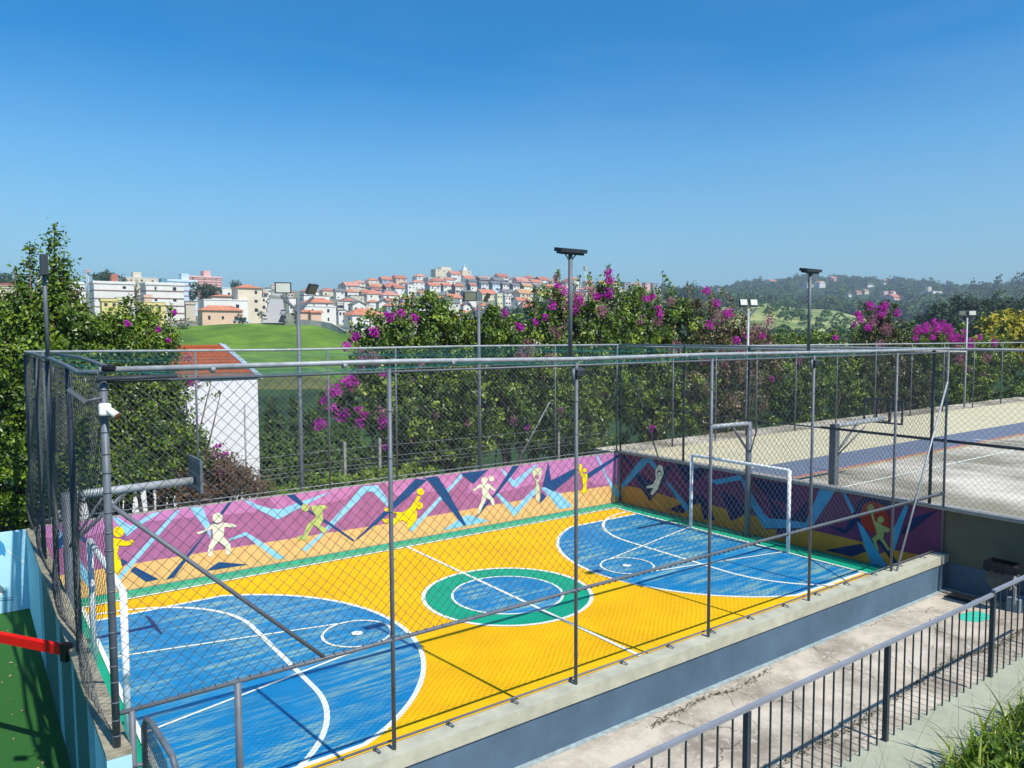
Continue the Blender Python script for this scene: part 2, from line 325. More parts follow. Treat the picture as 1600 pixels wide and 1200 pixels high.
wall1 = empty('mural_wall', (0, 0, 0), 'low sunlit court wall painted with pink, peach and blue shapes and figures of ball players', 'wall')
wl.build('wall_body', ML, wall1); mw.build('mural', ML, wall1)
# end wall (between the courts), shaded mural
wall2 = empty('mural_wall', (0, 0, 0), 'shaded mural wall at the far end of the court, behind the white goal', 'wall')
e = MB(); e.box(L, -5.5, -.6, L+.22, WD+.18, HW-.02, 0); e.box(L-.07, .02, HW-.02, L+.29, WD+.2, HW+.04, 1); e.box(L-.07, -5.6, HW-.02, L+.29, .02, HW+.04, 1)
e.box(L-.012, -5.5, -.2, L, -.14, .45, 2)
e.build('wall_body', [mat('olive_wall_paint', (.105, .11, .075), .85, .12, 2), mat('grey_coping', (.30, .30, .27), .9, .2, 5, .3), M['slate']], wall2)
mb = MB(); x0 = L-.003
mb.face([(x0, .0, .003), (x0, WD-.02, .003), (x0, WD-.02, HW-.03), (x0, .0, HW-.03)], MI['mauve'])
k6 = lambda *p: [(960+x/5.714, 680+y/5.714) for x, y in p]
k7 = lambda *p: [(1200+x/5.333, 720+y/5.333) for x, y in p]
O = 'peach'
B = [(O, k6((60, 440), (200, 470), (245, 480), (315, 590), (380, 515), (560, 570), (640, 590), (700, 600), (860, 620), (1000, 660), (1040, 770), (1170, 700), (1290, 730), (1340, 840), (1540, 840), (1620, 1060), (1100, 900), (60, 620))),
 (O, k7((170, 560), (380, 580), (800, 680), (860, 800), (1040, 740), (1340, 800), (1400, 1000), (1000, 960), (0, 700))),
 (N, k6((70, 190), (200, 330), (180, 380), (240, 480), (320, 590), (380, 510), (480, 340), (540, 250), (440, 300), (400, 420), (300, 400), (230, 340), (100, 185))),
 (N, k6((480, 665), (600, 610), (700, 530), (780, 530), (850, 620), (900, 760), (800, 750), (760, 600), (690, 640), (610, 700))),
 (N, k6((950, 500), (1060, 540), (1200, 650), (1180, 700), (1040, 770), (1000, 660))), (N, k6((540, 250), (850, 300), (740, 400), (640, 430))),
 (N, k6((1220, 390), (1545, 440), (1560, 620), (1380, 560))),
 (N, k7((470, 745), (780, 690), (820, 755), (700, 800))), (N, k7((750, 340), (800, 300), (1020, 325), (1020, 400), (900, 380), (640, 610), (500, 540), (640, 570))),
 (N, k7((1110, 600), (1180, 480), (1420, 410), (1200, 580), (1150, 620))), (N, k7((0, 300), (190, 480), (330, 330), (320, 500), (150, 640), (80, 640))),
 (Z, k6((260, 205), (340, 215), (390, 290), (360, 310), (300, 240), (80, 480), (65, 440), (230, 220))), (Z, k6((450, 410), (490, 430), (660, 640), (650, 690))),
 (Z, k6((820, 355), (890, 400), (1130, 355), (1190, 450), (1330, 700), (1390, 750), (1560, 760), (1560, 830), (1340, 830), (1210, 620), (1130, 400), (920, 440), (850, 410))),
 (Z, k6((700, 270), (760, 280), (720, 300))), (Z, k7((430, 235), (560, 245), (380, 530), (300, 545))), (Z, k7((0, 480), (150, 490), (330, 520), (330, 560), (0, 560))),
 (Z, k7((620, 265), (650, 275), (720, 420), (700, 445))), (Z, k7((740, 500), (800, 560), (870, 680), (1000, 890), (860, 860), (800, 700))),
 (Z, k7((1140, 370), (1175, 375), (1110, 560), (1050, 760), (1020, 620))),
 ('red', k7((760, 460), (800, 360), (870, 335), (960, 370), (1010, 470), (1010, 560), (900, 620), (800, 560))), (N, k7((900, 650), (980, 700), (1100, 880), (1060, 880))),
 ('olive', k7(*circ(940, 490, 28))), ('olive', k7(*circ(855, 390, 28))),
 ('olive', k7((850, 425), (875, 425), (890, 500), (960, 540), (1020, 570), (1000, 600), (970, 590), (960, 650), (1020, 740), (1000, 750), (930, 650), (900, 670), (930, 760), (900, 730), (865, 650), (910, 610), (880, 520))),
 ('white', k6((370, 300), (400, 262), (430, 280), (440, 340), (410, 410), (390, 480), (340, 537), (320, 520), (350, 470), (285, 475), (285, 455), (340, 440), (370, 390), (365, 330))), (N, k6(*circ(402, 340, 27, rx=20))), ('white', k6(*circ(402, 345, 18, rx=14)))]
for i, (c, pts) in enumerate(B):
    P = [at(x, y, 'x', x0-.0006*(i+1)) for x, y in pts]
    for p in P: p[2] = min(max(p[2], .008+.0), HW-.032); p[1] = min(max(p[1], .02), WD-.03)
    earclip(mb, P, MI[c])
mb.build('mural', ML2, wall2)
# near parapet
near = empty('parapet_wall', (0, 0, 0), 'long low wall with cream top and slate blue side carrying the near fence', 'wall')
p = MB(); p.box(1.3, -.10, -.6, L-.01, .12, .455, 1); p.box(1.3, -.13, .455, L-.012, .13, HP, 0)
p.build('wall_body', [M['cap'], M['slate']], near)
p = MB()
p.tube((1.35, .10, HP+.05), (L-.1, .10, HP+.05), .014, n=6)
for i in range(16): p.box(1.6+i*.95, .085, HP, 1.63+i*.95, .115, HP+.05); p.tube((1.615+i*.95, .1, HP+.05), (1.64+i*.95, .0, HP+.02), .012, n=5)
p.build('tension_pipe', M['steel'], near)
# left wall with striped blue outer face
lw = empty('side_wall', (0, 0, 0), 'narrow wall with light and dark teal striped face beside the green turf', 'wall')
p = MB(); p.box(-.1, -.12, -.6, .1, WD, HW-.04, 0); p.box(-.104, -.124, HW-.04, .104, WD, HW, 1)
p.box(.1, .0, 0, .14, WD, HW-.2, 3)
ST = [(-.1, .5, 3), (.5, 1.0, 2), (1.0, 2.1, 4), (2.1, 2.35, 2), (2.35, 3.6, 4), (3.6, 4.1, 2), (4.1, 6.2, 4), (6.2, 6.8, 2), (6.8, 9.7, 3)]
for a, b, c in ST: p.face([(-.1022, b, 0), (-.1022, a, 0), (-.1022, a+.15, HW-.045), (-.1022, b+.15 if b < 9 else b, HW-.045)], c)
p.build('wall_body', [M['lightblue'], mat('old_wall_top', (.30, .27, .19), .9, .4, 7, .5), mat('sky_stripe', (.20, .42, .52), .8, .05, 3), M['lightblue'], mat('teal_stripe', (.03, .13, .13), .8, .1, 3)], lw)
# blue playground wall in line with mural wall
bw = empty('playground_wall', (0, 0, 0), 'light blue painted wall behind the green turf at the left edge', 'wall')
p = MB(); p.box(-9, WD, -.6, -.1, WD+.18, HW-.05, 0); p.build('wall_body', M['lightblue'], bw)
p = MB(); y = WD-.003
earclip(p, [at(a, b, 'y', y) for a, b in ((-12, 846), (0, 844), (6, 850), (9, 860), (8, 870), (3, 866), (0, 868), (-12, 870))], 0)
earclip(p, [at(a, b, 'y', y-.001) for a, b in ((10, 860), (12, 859), (38, 878), (36, 880))], 1)
earclip(p, [at(a, b, 'y', y-.001) for a, b in [(-7, 926), (-6, 918), (0, 914), (5, 918), (7, 925), (6, 929), (-6, 929)]], 2)
earclip(p, [at(a, b, 'y', y-.002) for a, b in [(-6, 926), (5, 927), (3, 930), (0, 931), (-6, 931)]], 1)
for i in range(14):
    a = -3+i*1.7; b = 934.5-i*.12; h = random.uniform(1, 1.9)
    earclip(p, [at(a, b, 'y', y-.001), at(a+.9, b, 'y', y-.001), at(a+.8, b+h, 'y', y-.001), at(a-.1, b+h, 'y', y-.001)], 3)
    earclip(p, [at(a+.3, b+3, 'y', y-.001), at(a+1.3, b+3, 'y', y-.001), at(a+1.2, b+4+h, 'y', y-.001), at(a+.1, b+4+h, 'y', y-.001)], 3)
p.build('painting', [mat('mid_blue_paint', (.05, .28, .52), .8, .05), M['white'], mat('grey_blue_paint', (.12, .18, .22), .8), mat('letter_paint', (.03, .13, .2), .8)], bw)
# ---------------------------------------------------------------- ground slabs near the court
g = MB(); g.box(-9, -6, -.6, -.1, WD, 0)
struct(g.build('turf', mat('artificial_turf', (.028, .125, .022), .95, .25, 60, .5, bscale=400)))
# walkway
def walkmat():
    m = mat('cracked_walkway', (.28, .24, .185), .95, .1, 1.1, .35, bscale=22, col2=(.57, .50, .40), contrast=(.36, .62), detail=10)
    n = m.node_tree; pr = n.nodes['Principled BSDF']; base = pr.inputs['Base Color'].links[0].from_socket
    tc = n.nodes.new('ShaderNodeTexCoord')
    ns = n.nodes.new('ShaderNodeTexNoise'); ns.inputs['Scale'].default_value = 1.5; ns.inputs['Detail'].default_value = 4; n.links.new(tc.outputs['Object'], ns.inputs['Vector'])
    ad = n.nodes.new('ShaderNodeMixRGB'); ad.blend_type = 'ADD'; ad.inputs[0].default_value = .7; n.links.new(tc.outputs['Object'], ad.inputs[1]); n.links.new(ns.outputs['Color'], ad.inputs[2])
    vo = n.nodes.new('ShaderNodeTexVoronoi'); vo.feature = 'DISTANCE_TO_EDGE'; vo.inputs['Scale'].default_value = .75; n.links.new(ad.outputs[0], vo.inputs['Vector'])
    mr = n.nodes.new('ShaderNodeMapRange'); mr.inputs[1].default_value = .002; mr.inputs[2].default_value = .010; mr.inputs[3].default_value = .75; mr.inputs[4].default_value = 0; n.links.new(vo.outputs['Distance'], mr.inputs[0])
    n2 = n.nodes.new('ShaderNodeTexNoise'); n2.inputs['Scale'].default_value = .8; n.links.new(tc.outputs['Object'], n2.inputs['Vector'])
    m2 = n.nodes.new('ShaderNodeMapRange'); m2.inputs[1].default_value = .45; m2.inputs[2].default_value = .55; n.links.new(n2.outputs['Fac'], m2.inputs[0])
    mu = n.nodes.new('ShaderNodeMath'); mu.operation = 'MULTIPLY'; n.links.new(mr.outputs[0], mu.inputs[0]); n.links.new(m2.outputs[0], mu.inputs[1])
    mx = n.nodes.new('ShaderNodeMixRGB'); n.links.new(mu.outputs[0], mx.inputs[0]); n.links.new(base, mx.inputs[1]); mx.inputs[2].default_value = (.05, .042, .03, 1)
    # light scuffs
    v2 = n.nodes.new('ShaderNodeTexNoise'); v2.inputs['Scale'].default_value = 5; v2.inputs['Detail'].default_value = 9; v2.inputs['Distortion'].default_value = 2.5; n.links.new(tc.outputs['Object'], v2.inputs['Vector'])
    m3 = n.nodes.new('ShaderNodeMapRange'); m3.inputs[1].default_value = .56; m3.inputs[2].default_value = .66; m3.inputs[4].default_value = .55; n.links.new(v2.outputs['Fac'], m3.inputs[0])
    mx2 = n.nodes.new('ShaderNodeMixRGB'); n.links.new(m3.outputs[0], mx2.inputs[0]); n.links.new(mx.outputs[0], mx2.inputs[1]); mx2.inputs[2].default_value = (.60, .56, .47, 1)
    n.links.new(mx2.outputs[0], pr.inputs['Base Color']); return m
g = MB(); g.box(.1, -3.6, -.6, L, -.10, -.1, 0)
g.face([(1.3, -.19, -.096), (L-.02, -.19, -.096), (L-.02, -.101, -.096), (1.3, -.101, -.096)], 1)
gp = [(14.02, -1.05), (14.2, -.98), (14.5, -1.02), (14.72, -1.12), (14.66, -1.36), (14.4, -1.42), (14.1, -1.36), (13.95, -1.2)]
g.face([(x, y, -.096) for x, y in gp][::-1], 2)
struct(g.build('walkway', [walkmat(), mat('painted_joint', (.30, .36, .36), .9, .35, 9, .2), mat('mint_paint', (.05, .48, .34), .7, .2, 8)]))
# cracks with moss, laid as ragged strips of debris in relief
def litter(name, line, n, w, cols, size, label):
    P = np.array(line, float); seg = rng.integers(0, len(P)-1, n); t = rng.random(n)[:, None]
    c = P[seg]*(1-t)+P[seg+1]*t; c = np.concatenate([c, np.full((n, 1), -.09)], 1)
    c[:, :2] += rng.normal(0, w, (n, 2)); c[:, 2] += rng.random(n)*.015
    o = npmesh(name, *leaves(c, unit(rng.normal(0, .5, (n, 3))+(0, 0, 1)), size*rng.uniform(.5, 1.3, n)), leafmat(name+'_mat', cols, .05, .9), tone=rng.random(n*4))
    return tag(o, label, 'debris', kind='stuff')
def leaves(c, nrm, size, wr=.55, d=None, fold=.25):
    """folded four point leaves -> verts, tris"""
    n = len(c); size = np.broadcast_to(np.asarray(size, float), (n,))[:, None]
    if d is None: d = rng.normal(0, 1, (n, 3))
    d = unit(d-nrm*np.sum(d*nrm, 1, keepdims=True)); s = np.cross(nrm, d)
    b = c-d*size*.5; t = c+d*size*.5-nrm*size*.12; l = c+s*size*wr*.5+nrm*size*fold*.4; r = c-s*size*wr*.5+nrm*size*fold*.4
    V = np.stack([b, r, t, l], 1).reshape(-1, 3); i = np.arange(n)[:, None]*4
    Fc = np.concatenate([i+[0, 1, 2], i+[0, 2, 3]], 1).reshape(-1, 3)
    return V, Fc
dry = [(.05, .035, .02), (.10, .07, .035), (.05, .06, .02), (.22, .14, .07)]
litter('leaf_litter', [(6.6, -1.98), (8.5, -2.05), (10.1, -1.97), (12, -1.85), (13, -2.05), (14.4, -2.03)], 1500, .04, dry, .032, 'dark line of moss and dry leaves along the walkway joint beside the railing')
litter('leaf_litter', [(6.4, -.42), (7.0, -.36), (7.7, -.30), (8.3, -.42), (9.3, -.28)], 420, .03, dry, .03, 'brown leaf litter gathered in the crack close to the slate blue wall')
for o in ():
    pass
# curb and planter under the railing
g = MB(); g.box(0, -4.3, -.6, L, -3.62, 1.18, 0); struct(g.build('kerb', mat('pale_green_kerb', (.37, .38, .28), .9, .12, 3, .25)))
g = MB(); nx, ny = 60, 16
for i in range(nx):
    for j in range(ny):
        q = []
        for a, b in ((i, j), (i+1, j), (i+1, j+1), (i, j+1)):
            x = -2+a*.35; y = -4.3-b*.35; q.append((x, y, 1.16+.10*b*(.35)*1.2+.05*math.sin(x*3)*math.sin(y*4)*(b > 0)))
        g.face(q[::-1])
struct(g.build('planter_soil', mat('soil', (.05, .042, .025), .95, .4, 6, .5)))
# second court
def c2mat():
    m = mat('worn_grey_court', (.30, .275, .20), .9, .15, .45, .2, bscale=20, col2=(.66, .60, .50), contrast=(.40, .64), detail=9, stretch=(1, .6, 1))
    return m
g = MB(); g.box(L+.22, -12, -3, 62, 11.2, 1.5, 0)
def band(y0, y1, z, mi, x0=L+.3, x1=60): g.face([(x0, y0, z), (x1, y0, z), (x1, y1, z), (x0, y1, z)], mi)
band(5.7, 9.8, 1.504, 1); band(4.25, 5.7, 1.504, 2); band(4.05, 4.25, 1.504, 3); band(3.92, 4.05, 1.504, 4)
band(2.66, 2.73, 1.508, 5, L+.6, 28); band(-6, 2.9, 1.508, 5, 22.35, 22.42); band(2.9, 4.6, 1.511, 5, 27.95, 28.05); band(2.0, 2.06, 1.508, 5, 28, 60)
struct(g.build('tennis_court_floor', [c2mat(), mat('beige_court_border', (.56, .51, .34), .85, .08, 1.5), mat('slate_court_band', (.15, .18, .24), .85, .1, 2), mat('red_court_band', (.40, .20, .15), .85, .2, 5), mat('ochre_court_band', (.46, .39, .22), .85, .25, 5), P_lin]))
g = MB(); g.box(.105, -.099, -.6, 1.295, .099, -.02); struct(g.build('threshold', M['conc']))
# ================================================================ FENCES
def rings(mb, p, r, z0, z1, step=.17):
    z = z0
    while z < z1:
        mb.tube((p[0], p[1], z), (p[0], p[1], z+.012), r+.004, n=10); z += step*random.uniform(.8, 1.2)
near_f = empty('chain_link_fence', (0, 0, HP), 'tall grey pipe fence on the near parapet, open below its middle rail', 'fence')
def sub(mb, name, m, par):
    o = mb.build(name, m); o.parent = par; o.matrix_parent_inverse = Matrix.Translation(-par.location); return o
def post(par, x, y, z0, z1, r=.034, m='steel', ring=True, name='post'):
    p = MB(); p.tube((x, y, z0), (x, y, z1), r, n=12)
    if ring: rings(p, (x, y), r, z0+(1.3 if ring == 2 else .1), z1-.1, .5 if ring == 2 else .17)
    return sub(p, name, M[m], par)
xs = [2.757, 5.435, 8.11, 10.766, 13.544, 15.62]
for x in xs: post(near_f, x, 0, HP, ZT-.05, .0245, ring=2)
post(near_f, 0.0, 0, HW, ZT-.05, .033)
post(near_f, .13, 0, -.02, ZR-.03, .03, ring=False, name='gate_post'); post(near_f, 1.07, 0, -.02, ZR-.03, .036, ring=False, name='gate_post')
p = MB(); p.path([(-.03, 0, ZT+.02), (3, 0, ZT+.03), (5.4, 0, ZT+.0), (8, 0, ZT+.015), (12, 0, ZT-.005), (L, 0, ZT)], .027, 14)
for x in np.arange(.9, 15.5, 1.32): p.tube((x, 0, ZT), (x+.04, 0, ZT), .033, n=12)
sub(p, 'top_rail', M['galv'], near_f)
p = MB(); p.tube((.02, .02, ZT-.085), (L, .02, ZT-.075), .014); sub(p, 'lower_top_rail', M['steel'], near_f)
p = MB(); p.path([(.03, 0, ZR-.03), (2.7, 0, ZR-.02), (5.4, 0, ZR), (L, 0, ZR+.02)], .0225, 12)
for x in np.arange(.2, 15.5, .11): p.tube((x, 0, ZR-.01), (x+.008, 0, ZR-.01), .0255, n=8)
sub(p, 'middle_rail', M['steel'], near_f)
p = MB(); p.tube((.03, .0, 3.76), (1.95, 0, ZR+.0), .022); sub(p, 'diagonal_brace', M['steel'], near_f)
p = MB(); p.tube((15.6, -.01, 4.25), (13.64, -.06, HP), .019); sub(p, 'diagonal_brace', M['galv'], near_f)
o = chain('wire_mesh', (.05, 0, 0), (1, 0, 0), L-.1, ZR, ZT-.1, 0.125, .0029, M['wire'], wob=.012); o.parent = near_f; o.matrix_parent_inverse = Matrix.Translation(-near_f.location)
# left fence, sagging mesh
def grp(name, loc, label, cat='fence', group=None): return empty(name, loc, label, cat, group)
lf = grp('chain_link_fence', (0, WD/2, HW), 'slack dark mesh fence on the narrow wall at the left, sagging off its dark posts')
for y in (2.6, 5.05, 7.15, 9.55): post(lf, 0, y, HW, ZT-.03, .036, 'dark', ring=False)
p = MB(); p.path([(-.02, .0, ZT), (-.05, 1.2, ZT-.05), (-.02, 2.6, ZT-.02), (-.06, 4, ZT+.03), (0, 5.05, ZT), (-.02, 7.2, ZT+.03), (0, 9.6, ZT)], .027, 10); sub(p, 'top_rail', M['steel'], lf)
p = MB(); p.path([(.1, .3, ZT+.03), (.12, 2.5, ZT+.07), (.1, 5.2, ZT+.06)], .02, 8); sub(p, 'top_rail', M['steel'], lf)
def parentkeep(o, par): o.parent = par; o.matrix_parent_inverse = Matrix.Translation(-par.location); return o
prof = lambda t: np.exp(-((t-.16)/.17)**2)+.35*np.exp(-((t-.45)/.2)**2)
bul = lambda s, t: (-.04-.15*np.abs(np.sin(s*1.22+.5))**.7*(1-.45*s/WD))*prof(t)*np.minimum(1, t*14)-.02*np.sin(t*9+s*2)
parentkeep(chain('wire_mesh', (.02, .08, 0), (0, 1, 0), WD-.2, HW-.02, ZT-.03, .12, .0025, M['wire'], wob=.025, bulge=bul, seg=.16), lf)
# fence on mural wall
mf = grp('chain_link_fence', (L/2, WD+.09, HW), 'thin pale mesh fence standing on top of the sunlit mural wall')
for x in (.3, 3.1, 5.6+.5, 7.9, 10.45, 13.1, 15.6): post(mf, x, WD+.09, HW, ZT+.0, .024, 'steel', ring=False)
p = MB(); p.path([(0, WD+.09, ZT+.02), (5, WD+.09, ZT-.01), (10, WD+.09, ZT+.02), (L, WD+.09, ZT)], .026, 8); sub(p, 'top_rail', M['galv'], mf)
p = MB(); p.tube((.1, WD+.09, ZT-.55), (L, WD+.09, ZT-.5), .006, n=5); p.tube((.1, WD+.09, HW+.1), (L, WD+.09, HW+.1), .012, n=5); p.tube((12.9, WD+.09, 3.3), (11.7, WD+.3, HW-.2), .018, n=6); sub(p, 'tension_wire', M['wirel'], mf)
parentkeep(chain('wire_mesh', (.05, WD+.09, 0), (1, 0, 0), L-.1, HW, ZT-.02, .13, .0017, M['wirel'], seg=.5), mf)
# end fence
ef = grp('chain_link_fence', (L+.05, 2, HW), 'dark pipe fence between the painted court and the raised grey court')
for y in (.33, 5.0, 7.2, -2.4, -5.0): post(ef, L+.06, y, HW, ZT-.03, .033, 'dark', ring=False)
post(ef, L+.06, WD+.05, HW, ZT, .03, 'dark', ring=False)
p = MB(); p.tube((L+.03, -5.5, ZT-.02), (L+.03, WD, ZT), .03); p.tube((L+.09, -.3, ZT-.07), (L+.09, WD, ZT-.07), .028); sub(p, 'top_rail', M['galv'], ef)
p = MB(); p.tube((L+.06, -5.5, 2.98), (L+.06, 2.9, 3.01), .032); p.tube((L+.06, 2.9, 3.0), (L+.06, WD, 3.03), .018); sub(p, 'middle_rail', M['dark'], ef)
p = MB(); p.tube((L+.06, 8.15, HW), (L+.06, 9.4, 4.3), .02); p.tube((L+.06, 7.6, HW+.6), (L+.06, 8.6, 4.3), .012); sub(p, 'diagonal_brace', M['dark'], ef)
bul2 = lambda s, t: .1*np.sin(s*1.7+1)*np.exp(-(t/.25)**2)+.02*np.sin(s*3)
parentkeep(chain('wire_mesh', (L+.06, -5.4, 0), (0, 1, 0), 5.4+WD, HW+.03, ZT-.05, .125, .0023, M['wire'], wob=.018, bulge=bul2, seg=.25), ef)
# far fence behind the second court
ff = grp('chain_link_fence', (36, 9.85, 1.5), 'fine mesh fence behind the raised grey court, in front of the flowering hedge')
for x in (18.2, 20.4, 22.7, 25.15, 28, 31, 34.1, 37.2, 40.4, 43.7, 47.1, 50.5, 54): post(ff, x, 9.85, 1.5, 4.82, .028, 'steel', ring=False)
p = MB(); p.tube((L, 9.85, 4.86), (58, 9.85, 4.72), .026); sub(p, 'top_rail', M['galv'], ff)
p = MB(); p.tube((46.5, 9.82, 3.6), (45.2, 9.0, 1.5), .035); sub(p, 'diagonal_brace', M['galv'], ff)
parentkeep(chain('wire_mesh', (L+.1, 9.85, 0), (1, 0, 0), 42, 1.52, 4.75, .16, .0018, M['wire'], seg=.8), ff)
# ceiling net (sagging green)
def ceiling():
    V = []; Fc = []; b = 0; r = .0011
    def zz(x, y): 
        e = np.minimum(np.minimum(y, WD-y)/2.2, 1)*np.minimum(np.minimum(x+.3, L-x)/1.5, 1)
        bay = np.abs(np.sin(np.pi*x/5.3+.3))
        return 4.93-.17*np.clip(e, 0, 1)**.8*(.45+.55*bay)*np.where(y < 5, 1.05, .55)-.012*np.sin(x*5+y*3)
    def strand(x, y):
        nonlocal b
        pts = np.stack([x, y, zz(x, y)], 1); n = len(pts)
        d = unit(np.gradient(pts, axis=0)); e1 = np.tile([0, 0, 1.], (n, 1)); e2 = unit(np.cross(d, e1))
        for q in range(3): an = 2*math.pi*q/3; V.append(pts+r*(math.cos(an)*e1+math.sin(an)*e2))
        i = np.arange(n-1)
        for q in range(3): Fc.append(np.stack([b+q*n+i, b+((q+1) % 3)*n+i, b+((q+1) % 3)*n+i+1, b+q*n+i+1], 1))
        b += 3*n
    for x in np.arange(.1, L, .26): y = np.linspace(.02, WD, 26); strand(np.full(26, x), y)
    for y in np.arange(.05, WD, .26): x = np.linspace(.02, L, 44); strand(x, np.full(44, y))
    o = npmesh('ceiling_net', np.concatenate(V), np.concatenate(Fc), mat('teal_net_cord', (.004, .12, .11), .7, .2))
    return tag(o, 'thin teal green net stretched flat over the painted court, sagging below the top rail', 'net')
ceiling()
# ================================================================ COURT LAMPS on fence posts
def court_lamp(x, y, rz, label, big=True):
    e = empty('court_lamp', (x, y, 4.0), label, 'lamp', 'floodlight poles rising from the court fences', rz)
    p = MB(); p.tube((0, 0, ZT-4.0), (0, 0, 2.30), .028, n=12); p.tube((0, -.065, ZT-4.12), (0, -.065, .62), .024, n=10); p.build('pole', M['steel'], e)
    p = MB()
    if big: p.obox((0, -.01, 2.33), (.215, 0, 0), (0, .075, .012), (0, -.006, .024)); p.obox((0, .0, 2.30), (.19, 0, 0), (0, .05, .01), (0, 0, .02))
    else: p.obox((0, 0, 2.25), (.14, 0, 0), (0, .042, 0), (0, 0, .14))
    p.build('lamp_head', M['dark'], e)
    p = MB(); p.tube((0, 0, 2.18), (.12, 0, 2.32), .01, n=5); p.tube((0, 0, 2.18), (-.12, 0, 2.32), .01, n=5); p.build('bracket', M['galv'], e)
    p = MB(); p.obox((.08, -.08, .78), (.07, 0, .0), (0, .05, .02), (.0, -.01, .035)); p.obox((.03, -.05, .80), (.03, 0, 0), (0, .02, 0), (0, 0, .05)); s = p.build('spotlight', M['dark'], e)
    p = MB(); p.obox((.08, -.122, .765), (.055, 0, .0), (0, .004, .001), (.0, -.008, .025)); p.build('lens', M['glassy'], s)
court_lamp(5.38, .06, 0, 'grey pole with a flat dark floodlight head, tallest above the fence left of centre')
court_lamp(10.69, .06, 0, 'grey pole with a flat dark floodlight head in front of the green hills')
court_lamp(0, 5.05, math.pi/2, 'grey pole with dark floodlight seen end on, among the tree shoots at the left', False)
# ================================================================ Y-shaped light poles
def yard_light(x, y, z0, ztop, label, rz, tri=False, w=.42, dull=(0, 1)):
    e = empty('light_pole', (x, y, z0), label, 'lamp', 'twin floodlight poles behind the courts', rz)
    H = ztop-z0; p = MB()
    p.tube((0, 0, 0), (0, 0, H-.15), .055, .045, n=12); p.build('pole', M['steel' if not tri else 'galv'], e)
    p = MB()
    for s in (-1, 1): p.obox((s*w*.5, 0, H-.30), (s*w*.5, 0, w*.45), (0, .02, 0), (-.02*s, 0, .02))
    if tri: p.obox((0, 0, H-.06), (w*1.02, 0, 0), (0, .02, 0), (0, 0, .02))
    p.build('arm', M['steel'], e)
    for s in (-1, 1):
        h = MB(); cx = s*w*(.62 if tri else .9); t = -.25 if tri else (.05 if s < 0 else .5)
        ax = np.array((.17, .0, 0)) if tri else np.array((.19*math.cos(.5*s), .19*math.sin(.5*s), 0))
        n_ = unit(np.cross(ax, (0, 0, 1.)))*-1
        if n_[1] > 0: n_ = -n_
        dz = unit(n_*math.cos(t)+np.array((0, 0, -math.sin(t))))   # the way the lamp faces
        up = unit(np.cross(dz, ax)); 
        h.obox((cx, 0, H+.08), ax, up*.13, dz*.03); ho = h.build('floodlight', M['dark'], e)
        g2 = MB(); g2.obox(np.array((cx, 0, H+.08))+dz*.032, ax*.84, up*.105, dz*.004); g2.build('lens', M['dullglass' if dull[s > 0] else 'glassy'], ho)
yard_light(5.6, 10.35, -1.2, 6.3, 'Y-armed grey pole with two floodlights above the grassy hill', .15)
yard_light(10.95, 10.6, -1.2, 6.25, 'Y-armed pole with two floodlights in front of the hillside houses', .3, dull=(1, 1))
yard_light(22.75, 10.3, 0, 6.35, 'triangular-topped pole with two pale floodlights beside the grassy slope at right', -.3, True, .36, (0, 0))
yard_light(40.3, 10.2, 0, 6.2, 'small pole with a lit pale floodlight in front of the dark dome of trees', -.95, True, .36, (1, 0))
# ================================================================ GOALS
def goal(x, y0, y1, sg, label):
    e = empty('football_goal', (x, (y0+y1)/2, 0), label, 'goal', 'white goals')
    h = (y1-y0)/2
    for s in (-1, 1): p = MB(); p.tube((0, s*h, 0), (0, s*h, 2), .045, n=14); p.build('post', M['white'], e)
    p = MB(); p.path([(0, -h, 1.97), (0, -h+.04, 2.0), (0, h-.04, 2.0), (0, h, 1.97)], .045, 14); p.build('crossbar', M['white'], e)
    return e
goal(14.9, 3.19, 6.19, 1, 'white goal frame standing before the shaded mural wall')
goal(.56, 3.15, 6.2, -1, 'white goal frame close behind the corner post at the left')
# ================================================================ HOOPS
def hoop(x, y, sg, reach, z, label, z0=0, board_frame=False, r=.075, braces=2):
    e = empty('basketball_stand', (x, y, z0), label, 'basketball stand')
    H = z-z0; p = MB(); p.box(-.09, -.08, 0, .09, .08, H+.02) if board_frame else p.tube((0, 0, 0), (0, 0, H+.02), r, n=14); p.build('column', M['steel'], e)
    p = MB(); p.path([(0, 0, H-.04), (sg*.25, 0, H-.02), (sg*reach, 0, H+.0)], r*.8, 12); p.build('arm', M['galv'], e)
    p = MB(); p.tube((sg*.02, 0, H-.75), (sg*reach*.45, 0, H-.05), .03, n=8)
    if braces > 1: p.tube((-sg*.05, .0, H-.85), (sg*reach*.22, -.5, H-.02), .018, n=6)
    p.build('brace', M['steel'], e)
    p = MB(); X = sg*(reach+.03)
    if not board_frame and sg < 0: pass
    elif not board_frame:
        p.box(X-.02, -.37, H-.15, X+.02, .37, H+.36); b = p.build('backboard', M['steel'], e)
    else:
        for yy in (-.5, -.17, .17, .5): p.box(X-.02, yy-.02, H-.1, X+.02, yy+.02, H+.5)
        for zz in (-.1, .5): p.box(X-.022, -.52, H+zz-.02, X+.022, .52, H+zz+.02)
        p.box(X+.36, -.02, H-.1, X+.39, .02, H+.5); p.box(X, -.02, H-.1, X+.39, .02, H-.06)
        b = p.build('backboard', M['dark'], e)
    return e
hoop(.16, 5.0, 1, 1.72, 3.0, 'grey basketball stand without ring reaching over the left end of the painted court')
hoop(15.40, 4.73, -1, 1.5, 2.98, 'grey basketball stand reaching over the white goal at the far end')
hoop(16.1, 2.78, 1, 2.2, 3.05, 'square-columned basketball stand with dark framed board on the raised grey court', 1.5, True)
